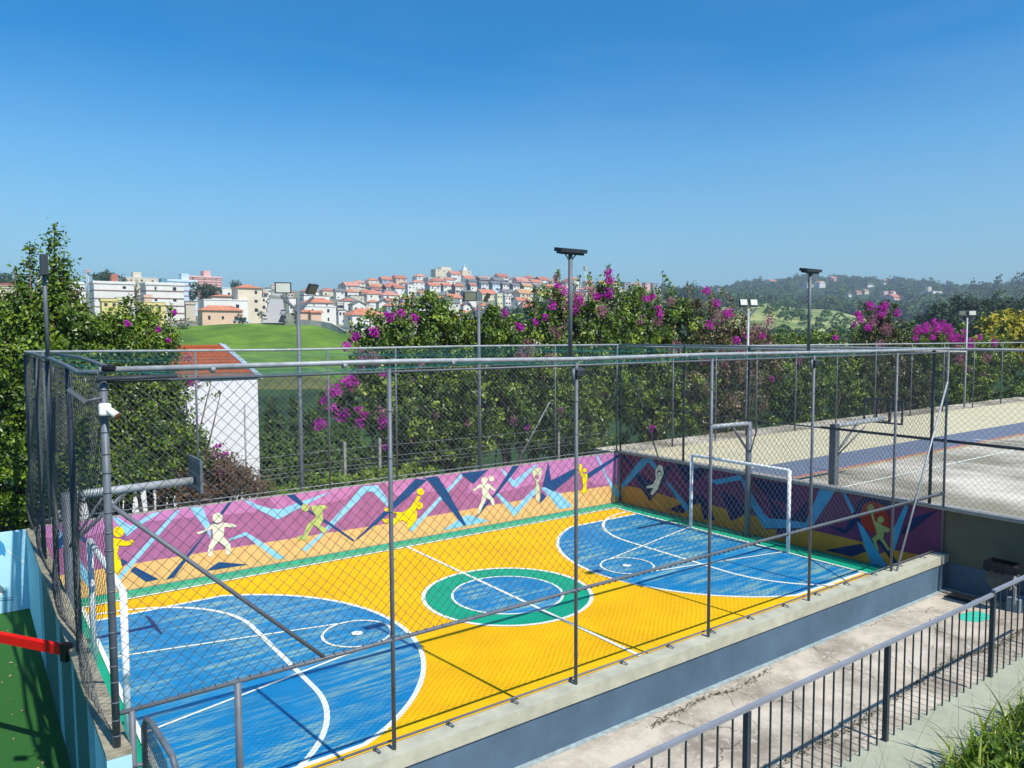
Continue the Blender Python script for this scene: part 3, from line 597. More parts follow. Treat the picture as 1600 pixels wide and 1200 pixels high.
# ================================================================ security camera, junction box
e = empty('security_camera', (.0, -.05, 4.62), 'white security camera on the corner post of the near fence', 'camera')
p = MB(); p.box(-.055, -.05, -.055, .045, .0, .055); sc = p.build('mount_box', M['white'], e)
bv = sc.modifiers.new('round', 'BEVEL'); bv.width = .02; bv.segments = 3
p = MB(); p.tube((.02, -.04, .0), (.075, -.10, -.055), .028, .034, n=16); b = p.build('camera_body', M['white'], e)
p = MB(); p.tube((.075, -.10, -.055), (.085, -.11, -.065), .031, n=16); p.build('lens', mat('amber_glass', (.16, .06, .01), .1, .2), b)
e = empty('spotlight', (-.02, -.03, 4.72), 'small grey spotlight on a bent arm left of the security camera', 'spotlight')
p = MB(); p.tube((0, 0, 0), (-.12, 0, -.02), .012, n=6); p.build('arm', M['steel'], e)
p = MB(); p.obox((-.19, -.02, .03), (.06, 0, -.055), (0, .06, 0), (.012, 0, .012)); p.build('lamp_head', M['steel'], e)
e = empty('junction_box', (.04, -.05, ZT), 'small black box strapped on the top rail at the near left corner', 'junction box')
p = MB(); p.box(-.055, -.03, .01, .055, .06, .065); o = p.build('box_body', M['black'], e); o.modifiers.new('round', 'BEVEL').width = .015
p = MB(); p.box(-.09, .0, -.05, .5, .02, -.03); p.tube((-.1, -.02, -.06), (.55, -.02, -.05), .018, n=6); p.build('bracket', M['dark'], e)
# ================================================================ gate leaf
e = empty('gate', (.22, -.03, 0), 'dark mesh gate leaf standing open outwards next to the corner of the narrow wall', 'gate')
p = MB(); pts = [(0, 0, .1), (0, 0, 1.70), (.01, -.06, 1.79), (.03, -.16, 1.80), (.06, -.86, 1.80), (.07, -.93, 1.73), (.07, -.94, .1), (0, 0, .1)]
p.path(pts, .026, 10); p.tube((-.1, .02, 1.35), (0, 0, 1.35), .02); p.build('frame', M['steel'], e)
o = chain('wire_mesh', (0.02, 0, 0), (.0, -1, 0), .9, .12, 1.76, .05, .0022, M['wire'], seg=.5); o.parent = e
# ================================================================ red beam
e = empty('red_beam', (-.12, 2.75, 1.55), 'bright red square beam bolted to the narrow wall, reaching over the green turf', 'beam')
p = MB(); d = unit(np.array((-.75, 1.15, .0))); s = np.cross(d, (0, 0, 1.)); p.obox(d*1.25, d*1.22, s*.035, (0, 0, .055)); p.build('bar', mat('red_enamel', (.80, .008, .008), .35, .05), e)
p = MB(); p.obox((.0, 0, -.02), d*.05, s*.05, (0, 0, .10)); p.build('end_clamp', M['black'], e)
p = MB(); p.obox(d*2.5+np.array((0, 0, -.75)), d*.05, s*.05, (0, 0, .80)); p.build('leg', mat('red_enamel', (.8, .01, .01)), e)
# ================================================================ RAILING
e = empty('railing', (6.35, -3.67, 1.18), 'dark grey steel railing with thin vertical bars along the kerb at lower right', 'railing')
def kid(mb, n, m): return parentkeep(mb.build(n, m), e)
px_ = [-1.2, 1.5, 4.12, 6.35, 8.75, 11.3, 13.8]; rm = mat('railing_top_paint', (.25, .26, .29), .4, .1, 5, spec=.6)
for x in px_: p = MB(); p.box(x-.024, -3.694, 1.18, x+.024, -3.646, 2.16 if x < 8.7 else 2.2); kid(p, 'post', M['dark'] if 1 else 0)
p = MB(); p.box(-1.5, -3.69, 2.165, 8.75, -3.65, 2.198); p.box(8.752, -3.69, 2.20, 14.4, -3.65, 2.232); kid(p, 'top_rail', rm)
for a, b in zip(px_[:-1], px_[1:]):
    n = 14
    for i in range(1, n):
        x = a+(b-a)*i/n; p = MB(); p.box(x-.0065, -3.6765, 1.185+.0, x+.0065, -3.6635, 2.164 if x < 8.7 else 2.199); kid(p, 'baluster', M['dark'])
# ================================================================ litter bin, pedestal, mat
e = empty('litter_bin', (15.1, -1.33, -.1), 'grey litter bin with black bag collar in the shade of the olive wall', 'bin')
gb = mat('bin_grey', (.055, .065, .07), .5, .2, 5)  # darkened to the tone of the bin's shaded left side
p = MB(); b0 = len(p.v)
for z, y0, y1, x0, x1 in ((.45, -.18, .14, -.1, .14), (.62, -.26, .22, -.14, .16), (.86, -.26, .22, -.14, .16)):
    p.v += [(x0, y0, z), (x1, y0, z), (x1, y1, z), (x0, y1, z)]
for k in range(2):
    for j in range(4): p.f.append((k*4+j, k*4+(j+1) % 4, k*4+4+(j+1) % 4, k*4+4+j)); p.mi.append(0); p.sm.append(False)
p.f.append((3, 2, 1, 0)); p.mi.append(0); p.sm.append(False); p.build('container', gb, e)
p = MB(); p.face([(-.10, -.19, .46), (.135, -.19, .46), (.155, -.268, .62), (.155, -.268, .80), (-.135, -.268, .80), (-.135, -.268, .62)]); p.face([(-.135, -.268, .80), (.155, -.268, .80), (.155, -.262, .80), (-.135, -.262, .80)]); p.build('painted_lit_side', mat('lit_side_tint', (.45, .45, .47), .6, .08), e)  # sheet that paints the bin's sunlit side pale, not a separate panel
p = MB()
for a, b, c, d in ((-.16, -.28, -.145, .24), (.165, -.28, .18, .24), (-.145, -.28, .165, -.265), (-.145, .225, .165, .24)): p.box(a, b, .78, c, d, .96)
for i in range(26):
    t = random.random(); s = random.choice((0, 1)); x, y = (-.165, -.26+.48*t) if s else (-.14+.3*t, -.29); p.obox((x, y, .8+.1*random.random()), (.012, 0, .01), (0, .03, .01), (.01, .005, .035))
p.build('bin_bag', M['black'], e)
p = MB(); p.box(.06, -.24, .16, .11, -.19, .50); p.build('post', M['galv'], e)
e = empty('concrete_block', (15.36, -1.52, -.1), 'blue-grey painted concrete block at the foot of the litter bin', 'block')
p = MB(); p.box(-.17, -.12, 0, .2, .12, .26); o = p.build('block', mat('block_paint', (.20, .27, .33), .8, .15, 6, .2), e); o.modifiers.new('round', 'BEVEL').width = .012
e = MB(); e.box(15.02, -.78, -.097, 15.48, -.33, -.085); tag(e.build('floor_mat', mat('mat_rubber', (.03, .03, .032), .9, .2)), 'dark rectangular mat lying beside the olive wall', 'mat')
# ================================================================ white building behind
e = empty('white_house', (7.0, 18, -4), 'tall plain white wall of a house with red tile roof behind the mural wall', 'house')
p = MB(); p.box(-6.5, 0, 0, 0, 8, 7.92); p.build('wall', mat('white_render', (.80, .79, .80), .9, .03, 1, .1), e)
tile = mat('red_clay_tiles', (.42, .10, .035), .85, .3, 9, .3)
p = MB(); OX, OY, OZ = 7.0, 18, -4
c0 = at(401, 589, 'y', 18.1); c1 = at(343, 540, 'y', 21.6); DX = c1[0]-c0[0]; DZ = c1[2]-c0[2]; z0 = c0[2]-OZ; xr = c0[0]-OX; n = 62
def rp(f, g, up=0): return (xr-6.6*(1-f)+DX*g, .1+3.5*g, z0+DZ*g+up)
for i in range(n):
    a = i/n; b = (i+1)/n; m_ = (a+b)/2
    p.face([rp(a, 0), rp(m_, 0, .06), rp(m_, 1, .06), rp(a, 1)]); p.face([rp(m_, 0, .06), rp(b, 0), rp(b, 1), rp(m_, 1, .06)])
for j in range(10):
    g_ = .02+j*.1; p.face([rp(0, g_, .04), rp(1, g_, .04), rp(1, g_, .085), rp(0, g_, .085)]); p.face([rp(0, g_, .085), rp(1, g_, .085), rp(1, g_+.02, .07), rp(0, g_+.02, .07)])
p.face([rp(0, 1), rp(1, 1), (0, 8, z0-.6), (-6.7, 8, z0-.6)])
p.build('roof', tile, e)
p = MB(); p.box(-6.6, -.05, 7.86, .06, .08, 7.96); p.build('flashing', mat('zinc', (.13, .15, .2), .5, .2), e)
p = MB(); ce = np.array(rp(1, .5)); ah = (np.array(rp(1, 1))-np.array(rp(1, 0)))/2
p.obox(ce+(.03, 0, .03), ah*1.02, (.05, 0, 0), (0, 0, .05)); p.obox(ce+(.15, 0, 0), ah*1.02, (.05, 0, 0), (0, 0, .05)); p.build('gable_trim', mat('blue_white_trim', (.35, .42, .5), .6, .2, 7), e)
p = MB(); p.tube((-.45, -.04, .5), (-.45, -.04, 7.0), .025, n=6); p.build('downpipe', M['galv'], e)
# ================================================================ VEGETATION
G_BOUG = [(.008, .02, .003), (.022, .05, .005), (.055, .11, .007), (.12, .20, .01), (.24, .33, .02), (.38, .45, .06)]
G_REDD = [(.015, .025, .008), (.05, .08, .01), (.12, .17, .02), (.09, .045, .03), (.22, .20, .07), (.22, .11, .10), (.36, .26, .18)]
G_LEFT = [(.012, .028, .004), (.04, .08, .006), (.085, .15, .009), (.16, .24, .012), (.30, .38, .03)]
G_DARK = [(.008, .03, .01), (.02, .06, .015), (.035, .085, .02), (.05, .11, .03)]
G_YEL = [(.10, .16, .01), (.30, .28, .01), (.42, .33, .01), (.20, .22, .02)]
MAG = [(.24, .008, .24), (.42, .015, .38), (.60, .04, .52), (.36, .03, .26)]
PNK = [(.28, .08, .18), (.42, .16, .28), (.22, .06, .14)]
def crown(name, parent, blobs, n, size, cols, spray=46, srad=.19, up=.4, trans=.14, shoots=(), inner=.42, rough=.4):
    """blobs: (cx,cy,cz,rx,ry,rz). leaves grouped in sprays on and inside the blobs"""
    B = np.array(blobs, float); area = (B[:, 3]*B[:, 5]+B[:, 4]*B[:, 5]+B[:, 3]*B[:, 4]); k = rng.choice(len(B), max(1, n//spray), p=area/area.sum())
    d = unit(rng.normal(0, 1, (len(k), 3))); rad = rng.random(len(k))**.6*(1.08-inner)+inner; rad = rad*(1+.13*np.sin(d[:, 0]*7+k)*np.sin(d[:, 2]*6+k*2)) 
    sc = B[k, :3]+d*rad[:, None]*B[k, 3:]
    sn = unit(d/B[k, 3:]*B[k, 3:].mean()+np.array((0, -.55, up)))
    m = spray; c = np.repeat(sc, m, 0); nn = np.repeat(sn, m, 0); axis = np.repeat(unit(sn+rng.normal(0, .5, sn.shape)), m, 0)
    t = rng.random((len(c), 1))*1.6-.6
    c = c+axis*t*srad*1.3+rng.normal(0, srad*.42, c.shape)
    tone = np.repeat(rng.random(len(k)), m, 0)
    nl = unit(nn*1.1+rng.normal(0, .55, c.shape)); sz = size*rng.uniform(.55, 1.25, len(c))
    C = [c]; NN = [nl]; SZ = [sz]; TN = [tone]
    for (p0, p1, w, num) in shoots:
        p0 = np.array(p0, float); p1 = np.array(p1, float); t = rng.random(num)**.8; bend = np.array((rng.normal(0, .08), rng.normal(0, .08), 0))
        q = p0+(p1-p0)*t[:, None]+np.sin(t*math.pi)[:, None]*bend*2; q = q+rng.normal(0, 1, q.shape)*(w*(1.15-t*.75))[:, None]*.5
        C.append(q); NN.append(unit(rng.normal(0, .6, q.shape)+(0, -.3, .6))); SZ.append(size*rng.uniform(.6, 1.2, num)); TN.append(rng.uniform(.3, .9, num))
    V, Fc = leaves(np.concatenate(C), np.concatenate(NN), np.concatenate(SZ), .62)
    return npmesh(name, V, Fc, leafmat(name+'_%d' % int(sum(sum(c) for c in cols)*1e4), cols, trans, rough), parent, tone=np.repeat(np.concatenate(TN), 4))
def trunkmesh(parent, base, tops, r=.07, m=None):
    p = MB(); base = np.array(base, float)
    for tpt in tops:
        tpt = np.array(tpt, float); mid = base+(tpt-base)*.5+rng.normal(0, .15, 3)*min(1, np.linalg.norm(tpt-base)/3); low = base+(mid-base)*.4+rng.normal(0, .05, 3)
        p.path([base, low, mid, tpt], [r, r*.8, r*.5, r*.15], 6)
    return p.build('trunk', m or M['bark'], parent)
def flowers(parent, cl, Y, cols, dens=1., size=.085):
    C = []
    for (u, v, r) in cl:
        c = at(u, v, 'y', Y+rng.normal(0, .12)); dep = (c-CAM)@_f; R = r*dep/F*.92; n = int(min(700, max(12, 40*dens*(R/.18)**1.7)))
        q = unit(rng.normal(0, 1, (n, 3)))*(rng.random((n, 1))**.5)*R*(.8, .55, .7)
        q += np.array((.35, 0, .2))*R*rng.normal(0, 1); C.append(c+q)
    O = []
    for c in C:
        V, Fc = leaves(c, unit(rng.normal(0, .7, c.shape)+(0, -.6, .5)), size*rng.uniform(.6, 1.2, len(c)), .85)
        O.append(npmesh('flower_cluster', V, Fc, leafmat('bracts_%d' % int(cols[0][0]*1000), cols, .35, .6, .2), parent, tone=rng.random(len(V))*.3+rng.random()*.6))
    return O
def pxblob(u, v, Y, ru, rv, ry=None):
    c = at(u, v, 'y', Y); s = ((c-CAM)@_f)/F
    return (c[0], Y, c[2], ru*s*1.12, ry or max(.7, ru*s*.8), rv*s)
def bush(name, label, cat, group, Y, blobs, n, size, cols, fl=(), pink=(), shoots=(), zb=-1.2, **kw):
    top = sorted(blobs, key=lambda b: b[1]-b[3])[:4]; shoots = list(shoots)
    for b in top:
        for k in range(3): uu = b[0]+random.uniform(-.9, .9)*b[2]; shoots.append((uu, b[1]-b[3]*.6, uu+random.uniform(-10, 10), b[1]-b[3]*random.uniform(1.0, 1.45), .3, 80))
    bl = [pxblob(u, v, Y+(q[0] if q else 0), a, b) for (u, v, a, b, *q) in blobs]
    cx = float(np.mean([b[0] for b in bl])); e = empty(name, (0, 0, 0), label, cat, group)
    base = (cx, Y+.2, zb); e.location = base
    sh = []
    for (u0, v0, u1, v1, w, num) in shoots: sh.append((at(u0, v0, 'y', Y-.2), at(u1, v1, 'y', Y-.3), w, num))
    objs = [crown('foliage', None, bl, int(n*1.65), size*1.22, cols, shoots=sh, **kw)]
    objs.append(trunkmesh(None, base, [b[:3] for b in bl]+[s[1] for s in sh], .07))
    if fl: objs.extend(flowers(None, fl, Y-.95, MAG, 1.0))
    if pink: objs.extend(flowers(None, pink, Y-.9, PNK, .8, .065))
    for o in objs: parentkeep(o, e)
    return e
BG = 'bougainvillea bushes behind the court fences'
Bn = 'bougainvillea'
bush(Bn, 'bougainvillea bush spilling magenta flowers towards the white house, leftmost of the middle hedge', 'bush', BG, 12.2,
 [(600, 545, 42, 45), (650, 530, 55, 50), (590, 620, 60, 55), (650, 640, 70, 60), (640, 710, 50, 40, .3), (700, 590, 45, 60)], 15000, .105, G_BOUG,
 fl=[(520, 612, 20), (545, 598, 24), (507, 625, 13), (513, 640, 12), (510, 655, 17), (532, 650, 19), (560, 640, 10), (560, 662, 13), (545, 540, 13), (557, 524, 14), (580, 521, 15), (590, 668, 14), (600, 655, 13), (572, 645, 12), (613, 492, 15), (628, 489, 10), (644, 500, 13), (600, 585, 10), (597, 700, 9), (565, 575, 8)],
 pink=[(570, 556, 25), (590, 560, 20), (610, 640, 25), (655, 570, 14)], shoots=[(622, 530, 618, 468, .28, 110), (560, 560, 548, 505, .2, 60), (560, 565, 545, 530, .2, 60), (590, 545, 588, 500, .22, 60)])
bush(Bn, 'green bougainvillea bush with pointed top below the orange roofs, between two floodlight poles', 'bush', BG, 12.4,
 [(690, 560, 48, 60), (680, 505, 22, 38), (740, 550, 50, 55), (720, 620, 60, 60), (700, 690, 60, 40), (770, 600, 45, 70)], 15000, .105, G_BOUG,
 fl=[(758, 634, 9), (790, 487, 11)], pink=[(640, 600, 12), (680, 650, 14), (735, 660, 12), (640, 690, 12)], shoots=[(684, 520, 683, 470, .4, 200), (740, 520, 735, 492, .3, 80), (712, 530, 709, 495, .3, 90)])
bush(Bn, 'bougainvillea bush right of the second floodlight pole with few magenta clusters', 'bush', BG, 12.0,
 [(800, 545, 50, 50), (840, 570, 50, 60), (780, 640, 60, 60), (850, 655, 60, 55), (760, 520, 28, 32)], 14000, .105, G_BOUG,
 fl=[(812, 512, 12), (843, 500, 10), (822, 668, 9), (810, 508, 8)], pink=[(830, 540, 26), (810, 560, 20), (865, 560, 18), (800, 660, 15), (880, 640, 12)], shoots=[(770, 520, 765, 488, .3, 80), (800, 530, 778, 495, .25, 60)])
bush(Bn, 'tall bougainvillea bush directly behind the tallest floodlight post, purple spires on top', 'bush', BG, 12.3,
 [(890, 520, 40, 50), (930, 510, 48, 60), (880, 590, 60, 60), (950, 600, 55, 60), (900, 670, 60, 50), (970, 520, 38, 50), (855, 490, 22, 34, .6)], 17000, .105, G_BOUG,
 fl=[(950, 428, 14), (952, 440, 12), (905, 470, 15), (900, 483, 12), (944, 462, 16), (935, 462, 12), (872, 445, 10), (882, 455, 12), (858, 480, 13), (848, 498, 9), (1021, 464, 5)],
 pink=[(870, 430, 10), (874, 450, 16), (925, 455, 18), (905, 460, 20), (885, 480, 24), (935, 490, 18), (870, 520, 20)], shoots=[(875, 480, 873, 422, .22, 120), (950, 480, 950, 415, .25, 130), (922, 480, 921, 425, .18, 60), (905, 480, 906, 430, .18, 60), (935, 490, 936, 438, .25, 70)])
bush(Bn, 'broad leafy bougainvillea bush right of the tallest post, bright green in the middle', 'bush', BG, 12.4,
 [(1010, 510, 45, 52), (1050, 520, 45, 50), (1000, 590, 60, 60), (1060, 600, 55, 60), (1030, 660, 60, 40)], 15000, .11, G_BOUG,
 fl=[(1012, 466, 12), (1022, 461, 9), (1030, 490, 12), (1020, 668, 10), (1027, 482, 9)], pink=[(1000, 500, 14), (1030, 500, 16), (1050, 470, 14), (1060, 540, 20), (1000, 560, 12)],
 shoots=[(1050, 490, 1036, 428, .22, 110), (1010, 480, 1005, 460, .3, 60), (970, 490, 965, 450, .3, 80), (985, 490, 985, 455, .3, 60), (1060, 500, 1045, 455, .22, 70)])
bush(Bn, 'bougainvillea bush with reddish leaves left of the triangular-topped light pole', 'bush', BG, 12.2,
 [(1100, 520, 40, 48), (1140, 540, 42, 45), (1100, 590, 60, 60), (1160, 600, 50, 55), (1120, 650, 50, 40), (1190, 560, 26, 40)], 15000, .11, G_REDD,
 fl=[(1103, 455, 13), (1115, 478, 13), (1110, 506, 13), (1140, 488, 15), (1152, 531, 11), (1190, 526, 11), (1165, 524, 6)], pink=[(1120, 500, 22), (1180, 520, 30), (1160, 545, 25), (1195, 510, 20), (1130, 560, 26), (1100, 560, 20), (1170, 580, 22), (1085, 610, 16)],
 shoots=[(1090, 500, 1074, 442, .22, 110), (1110, 500, 1108, 452, .28, 80), (1195, 520, 1203, 482, .3, 60)])
bush(Bn, 'low shaded stretch of hedge beside the second court, right of the triangular-topped light pole', 'bush', BG, 12.4,
 [(1240, 590, 55, 52), (1290, 600, 50, 60), (1230, 640, 50, 40), (1330, 600, 40, 60), (1270, 545, 40, 18)], 14000, .12, G_BOUG, fl=[(1308, 524, 9), (1206, 592, 7)], pink=[(1250, 560, 14), (1205, 545, 20)])
bush(Bn, 'bougainvillea bush crowned by two big magenta heads in front of the forested hill', 'bush', BG, 12.3,
 [(1370, 535, 32, 42), (1390, 560, 45, 50), (1350, 590, 45, 50), (1410, 610, 45, 50), (1375, 500, 18, 24)], 13000, .13, G_REDD[:4]+G_BOUG[1:4],
 fl=[(1364, 473, 13), (1380, 484, 18), (1341, 492, 12), (1400, 492, 11), (1335, 506, 9), (1352, 517, 12), (1345, 500, 9), (1383, 478, 12)], pink=[(1360, 505, 18), (1380, 520, 20), (1370, 545, 18), (1410, 640, 10)])
bush(Bn, 'bougainvillea covered in dense magenta flowers below the dark dome of trees', 'bush', BG, 12.2,
 [(1440, 545, 40, 30), (1480, 550, 40, 35), (1440, 600, 50, 50), (1500, 600, 50, 50), (1540, 560, 40, 30), (1560, 600, 50, 50), (1610, 600, 40, 50)], 16000, .14, G_BOUG,
 fl=[(1435, 515, 13), (1450, 507, 14), (1462, 515, 16), (1475, 508, 17), (1486, 512, 13), (1460, 502, 9), (1480, 520, 14), (1430, 520, 10), (1428, 532, 9), (1447, 515, 12), (1495, 527, 14), (1505, 520, 10), (1500, 535, 12), (1520, 532, 12), (1485, 530, 12), (1455, 530, 9), (1555, 534, 10), (1530, 528, 8), (1512, 540, 10)],
 pink=[(1500, 560, 20), (1510, 575, 14), (1540, 560, 16), (1535, 590, 20), (1500, 540, 15)])
# left trees
TG = 'leafy trees behind the left fence'
bush('tree', 'dense leafy tree at the left edge with two tall shoots against the sky', 'tree', TG, 11.6,
 [(10, 560, 60, 70), (60, 530, 55, 60), (30, 640, 70, 70), (100, 580, 50, 60), (10, 740, 60, 60), (90, 660, 50, 70), (75, 740, 40, 50), (-50, 600, 60, 120), (20, 500, 30, 40), (90, 480, 26, 50), (30, 790, 60, 30, .3)], 30000, .085, G_LEFT,
 shoots=[(90, 500, 85, 358, .42, 520), (60, 500, 46, 384, .3, 260), (40, 480, 22, 418, .3, 130), (75, 500, 100, 400, .35, 260)])
bush('tree', 'leafy tree in front of the cream apartment blocks, second from the left edge', 'tree', TG, 11.9,
 [(150, 575, 50, 48), (190, 585, 44, 48), (140, 640, 60, 60), (200, 650, 60, 60), (150, 720, 60, 50), (212, 530, 24, 40), (120, 530, 28, 36), (165, 532, 26, 28)], 24000, .082, G_LEFT,
 fl=[(200, 505, 8)], shoots=[(205, 530, 205, 468, .4, 200), (120, 520, 125, 480, .4, 120), (175, 540, 170, 515, .3, 80)])
bush('tree', 'leafy shrub tree with a few purple flowers, partly hiding the white house wall', 'tree', TG, 11.4,
 [(235, 580, 28, 42), (250, 640, 38, 50), (235, 700, 55, 50), (285, 725, 38, 34), (275, 690, 32, 34), (190, 740, 60, 30), (252, 545, 14, 24)], 17000, .08, G_LEFT,
 fl=[(268, 490, 7), (250, 513, 7), (265, 530, 6), (340, 697, 7), (350, 710, 8), (345, 738, 6), (347, 755, 7), (300, 595, 10), (310, 590, 8)], pink=[(290, 560, 14), (305, 600, 14), (335, 710, 10)], shoots=[(255, 550, 268, 478, .25, 140), (240, 560, 230, 515, .3, 60), (280, 640, 330, 596, .12, 50), (290, 625, 345, 613, .08, 40)])
bush('shrub', 'low reddish brown shrub against the foot of the white house wall', 'shrub', None, 11.0,
 [(330, 745, 40, 28), (370, 760, 40, 20), (300, 765, 40, 20)], 7000, .07, [(.05, .025, .015), (.14, .06, .03), (.10, .08, .03), (.2, .10, .06)], zb=-.5)
# ground cover strips, valley trees
hd = empty('hedge', (6.5, 10.6, .3), 'strip of bright yellow-green ground cover along the back of the mural wall', 'hedge')
bl = [pxblob(u, v+6, 10.7, 22, 13) for u, v in ((425, 766), (450, 763), (490, 757), (520, 752), (555, 747), (590, 743), (625, 740), (655, 735))]
parentkeep(crown('foliage', None, bl, 5200, .08, [(.10, .19, .012), (.22, .32, .02), (.16, .26, .02)], srad=.12), hd)
parentkeep(trunkmesh(None, (6.5, 10.8, -1), [b[:3] for b in bl], .03), hd)
# short concrete stakes with wires behind mural wall
e = empty('wire_fence', (9, 11.0, 0), 'low fence of pale stakes and strands of wire just behind the mural wall', 'fence')
for x in (3.5, 7.0, 8.0, 11.2, 14.2): p = MB(); p.box(x-.035, 10.96, -.5, x+.035, 11.03, 2.5); parentkeep(p.build('stake', M['conc']), e)
p = MB()
for z in (1.75, 1.85, 2.0, 2.3): p.path([(3, 11, z), (5, 11, z-.02), (7, 11, z+.01), (11, 11, z-.02), (16, 11, z)], .006, 4)
parentkeep(p.build('wire_strand', M['wirel']), e)
# foreground grass
def blades(name, n, cx, cy, rx, ry, cz, h0, h1, w, cols, label):
    V = []; Fc = []; b = 0
    for i in range(n):
        t = random.random()*2*math.pi; rr = math.sqrt(random.random()); x = cx+rx*rr*math.cos(t); y = cy+ry*rr*math.sin(t)
        z = cz+max(0, (-4.3-y))*.42-.04
        h = random.uniform(h0, h1); a = random.random()*6.28; lean = random.uniform(.15, .9)*h; ww = w*random.uniform(.6, 1.3); s = np.array((-math.sin(a), math.cos(a), 0))*ww
        for k in range(5):
            q = k/4; c = np.array((x+math.cos(a)*lean*q*q, y+math.sin(a)*lean*q*q, z+h*(q-.25*q*q*lean/h))); f = (1-q)**.6 if k else .8
            V += [c-s*f, c+s*f+(0, 0, .004)]
        for k in range(4): Fc.append((b+2*k, b+2*k+1, b+2*k+3, b+2*k+2))
        b += 10
    o = npmesh(name, np.array(V), np.array(Fc), leafmat(name+'_mat', cols, .4, .4), tone=np.repeat(rng.random(n), 10)); return tag(o, label, 'grass', kind='stuff')
GC = [(.03, .07, .008), (.10, .19, .012), (.22, .33, .025), (.36, .42, .05), (.42, .38, .14)]
blades('grass', 3000, 7.7, -5.0, 2.8, .8, 1.2, .10, .34, .014, GC, 'tuft of bright green grass blades growing over the kerb at lower right')
blades('grass', 150, 7.5, -4.65, 2.0, .45, 1.2, .3, .55, .02, GC, 'long arching grass blades rising above the tuft at lower right')
blades('grass_stalks', 40, 6.6, -4.35, 2.4, .25, 1.15, .6, 1.15, .0022, [(.14, .18, .06), (.25, .26, .10)], 'thin dry grass stalks with seed heads standing against the railing')
bl = []
for i in range(26): x = random.uniform(5.6, 10.5); y = -4.75-random.random()*.9; bl.append((x, y, 1.25+(-4.3-y)*.4, .28, .25, .14))
o = crown('ground_cover', None, bl, 15000, .075, [(.02, .05, .008), (.10, .18, .012), (.26, .36, .03)], srad=.08, spray=12); tag(o, 'low broad-leaved weeds between the grass blades at lower right', 'weeds', kind='stuff')
# fallen leaves on turf
c = np.stack([rng.uniform(-3, -.25, 60), rng.uniform(2, 9.5, 60), np.full(60, .012)], 1)
o = npmesh('fallen_leaves', *leaves(c, unit(rng.normal(0, .25, (60, 3))+(0, 0, 1)), rng.uniform(.03, .09, 60)), leafmat('dry_leaf', [(.35, .10, .03), (.5, .35, .25), (.2, .1, .04)], .1, .8), tone=rng.random(240)); tag(o, 'dry brown leaves scattered over the green turf', 'leaves', kind='stuff')
# ================================================================ TERRAIN
RS = np.array([3, 24, 45, 70, 100, 120, 150, 175, 200, 230, 300, 370, 450, 550, 650, 800, 1000, 1300, 2000, 5000.])
T_ = {  # v row seen at each distance, by survey column
 -400: [0, 0, 770, 690, 640, 610, 575, 550, 530, 520, 505, 485, 470, 462, 458, 458, 470, 490, 505, 515],
 150: [0, 0, 770, 690, 635, 600, 560, 535, 520, 512, 497, 480, 466, 458, 455, 458, 470, 490, 505, 515],
 270: [0, 0, 770, 690, 640, 600, 568, 535, 510, 511, 497, 480, 466, 458, 455, 458, 470, 490, 505, 515],
 400: [0, 0, 770, 690, 640, 602, 568, 535, 506, 508, 489, 472, 460, 452, 449, 453, 470, 490, 505, 515],
 480: [0, 0, 770, 690, 642, 602, 568, 535, 507, 508, 487, 473, 464, 457, 455, 457, 470, 490, 505, 515],
 545: [0, 0, 770, 700, 650, 610, 580, 545, 524, 518, 497, 481, 468, 458, 452, 455, 470, 490, 505, 515],
 620: [0, 0, 770, 705, 660, 630, 600, 565, 548, 535, 508, 488, 470, 455, 444, 448, 465, 485, 505, 515],
 700: [0, 0, 770, 710, 665, 640, 600, 575, 560, 545, 516, 492, 472, 452, 436, 440, 460, 485, 505, 515],
 760: [0, 0, 770, 710, 665, 640, 605, 585, 570, 550, 518, 494, 473, 453, 439, 443, 460, 485, 505, 515],
 880: [0, 0, 770, 710, 665, 640, 605, 585, 570, 555, 525, 500, 478, 458, 443, 447, 462, 485, 505, 515],
 1000: [0, 0, 770, 710, 660, 635, 605, 585, 570, 555, 530, 506, 486, 464, 450, 454, 465, 480, 500, 515],
 1080: [0, 0, 770, 710, 660, 635, 600, 580, 565, 552, 535, 517, 502, 487, 478, 470, 462, 466, 490, 515],
 1180: [0, 0, 770, 710, 650, 620, 585, 570, 560, 550, 532, 506, 481, 474, 488, 480, 460, 446, 475, 515],
 1280: [0, 0, 770, 710, 650, 620, 585, 570, 560, 550, 535, 516, 493, 483, 492, 482, 460, 438, 470, 515],
 1400: [0, 0, 770, 710, 640, 610, 570, 555, 545, 538, 530, 520, 511, 506, 500, 485, 463, 444, 470, 515],
 1500: [0, 0, 770, 700, 600, 575, 545, 530, 520, 515, 510, 505, 500, 495, 490, 476, 464, 456, 475, 515],
 1650: [0, 0, 770, 700, 600, 575, 545, 530, 520, 515, 510, 505, 500, 495, 485, 470, 456, 452, 475, 515]}
def az_of(u): d = ray(u, 522); return math.atan2(d[0], d[1])
_us = sorted(T_); _az = np.array([az_of(u) for u in _us])
def z_of(u, v, r): d = ray(u, v); return CAM[2]+r*d[2]/math.hypot(d[0], d[1])
ZT_ = np.array([[(-.62 if i < 2 else z_of(u, T_[u][i], RS[i])) for i in range(len(RS))] for u in _us])
def tz(az, r):
    az = np.asarray(az, float); r = np.asarray(r, float)
    c = np.stack([np.interp(np.log(r), np.log(RS), ZT_[k]) for k in range(len(_us))], -1)
    k = np.clip(np.searchsorted(_az, az)-1, 0, len(_az)-2); t = np.clip((az-_az[k])/(_az[k+1]-_az[k]), 0, 1); t = t*t*(3-2*t)
    a = np.take_along_axis(c, k[..., None], -1)[..., 0]; b = np.take_along_axis(c, (k+1)[..., None], -1)[..., 0]
    return a+(b-a)*t
def pos(az, r): return CAM[0]+r*math.sin(az), CAM[1]+r*math.cos(az)
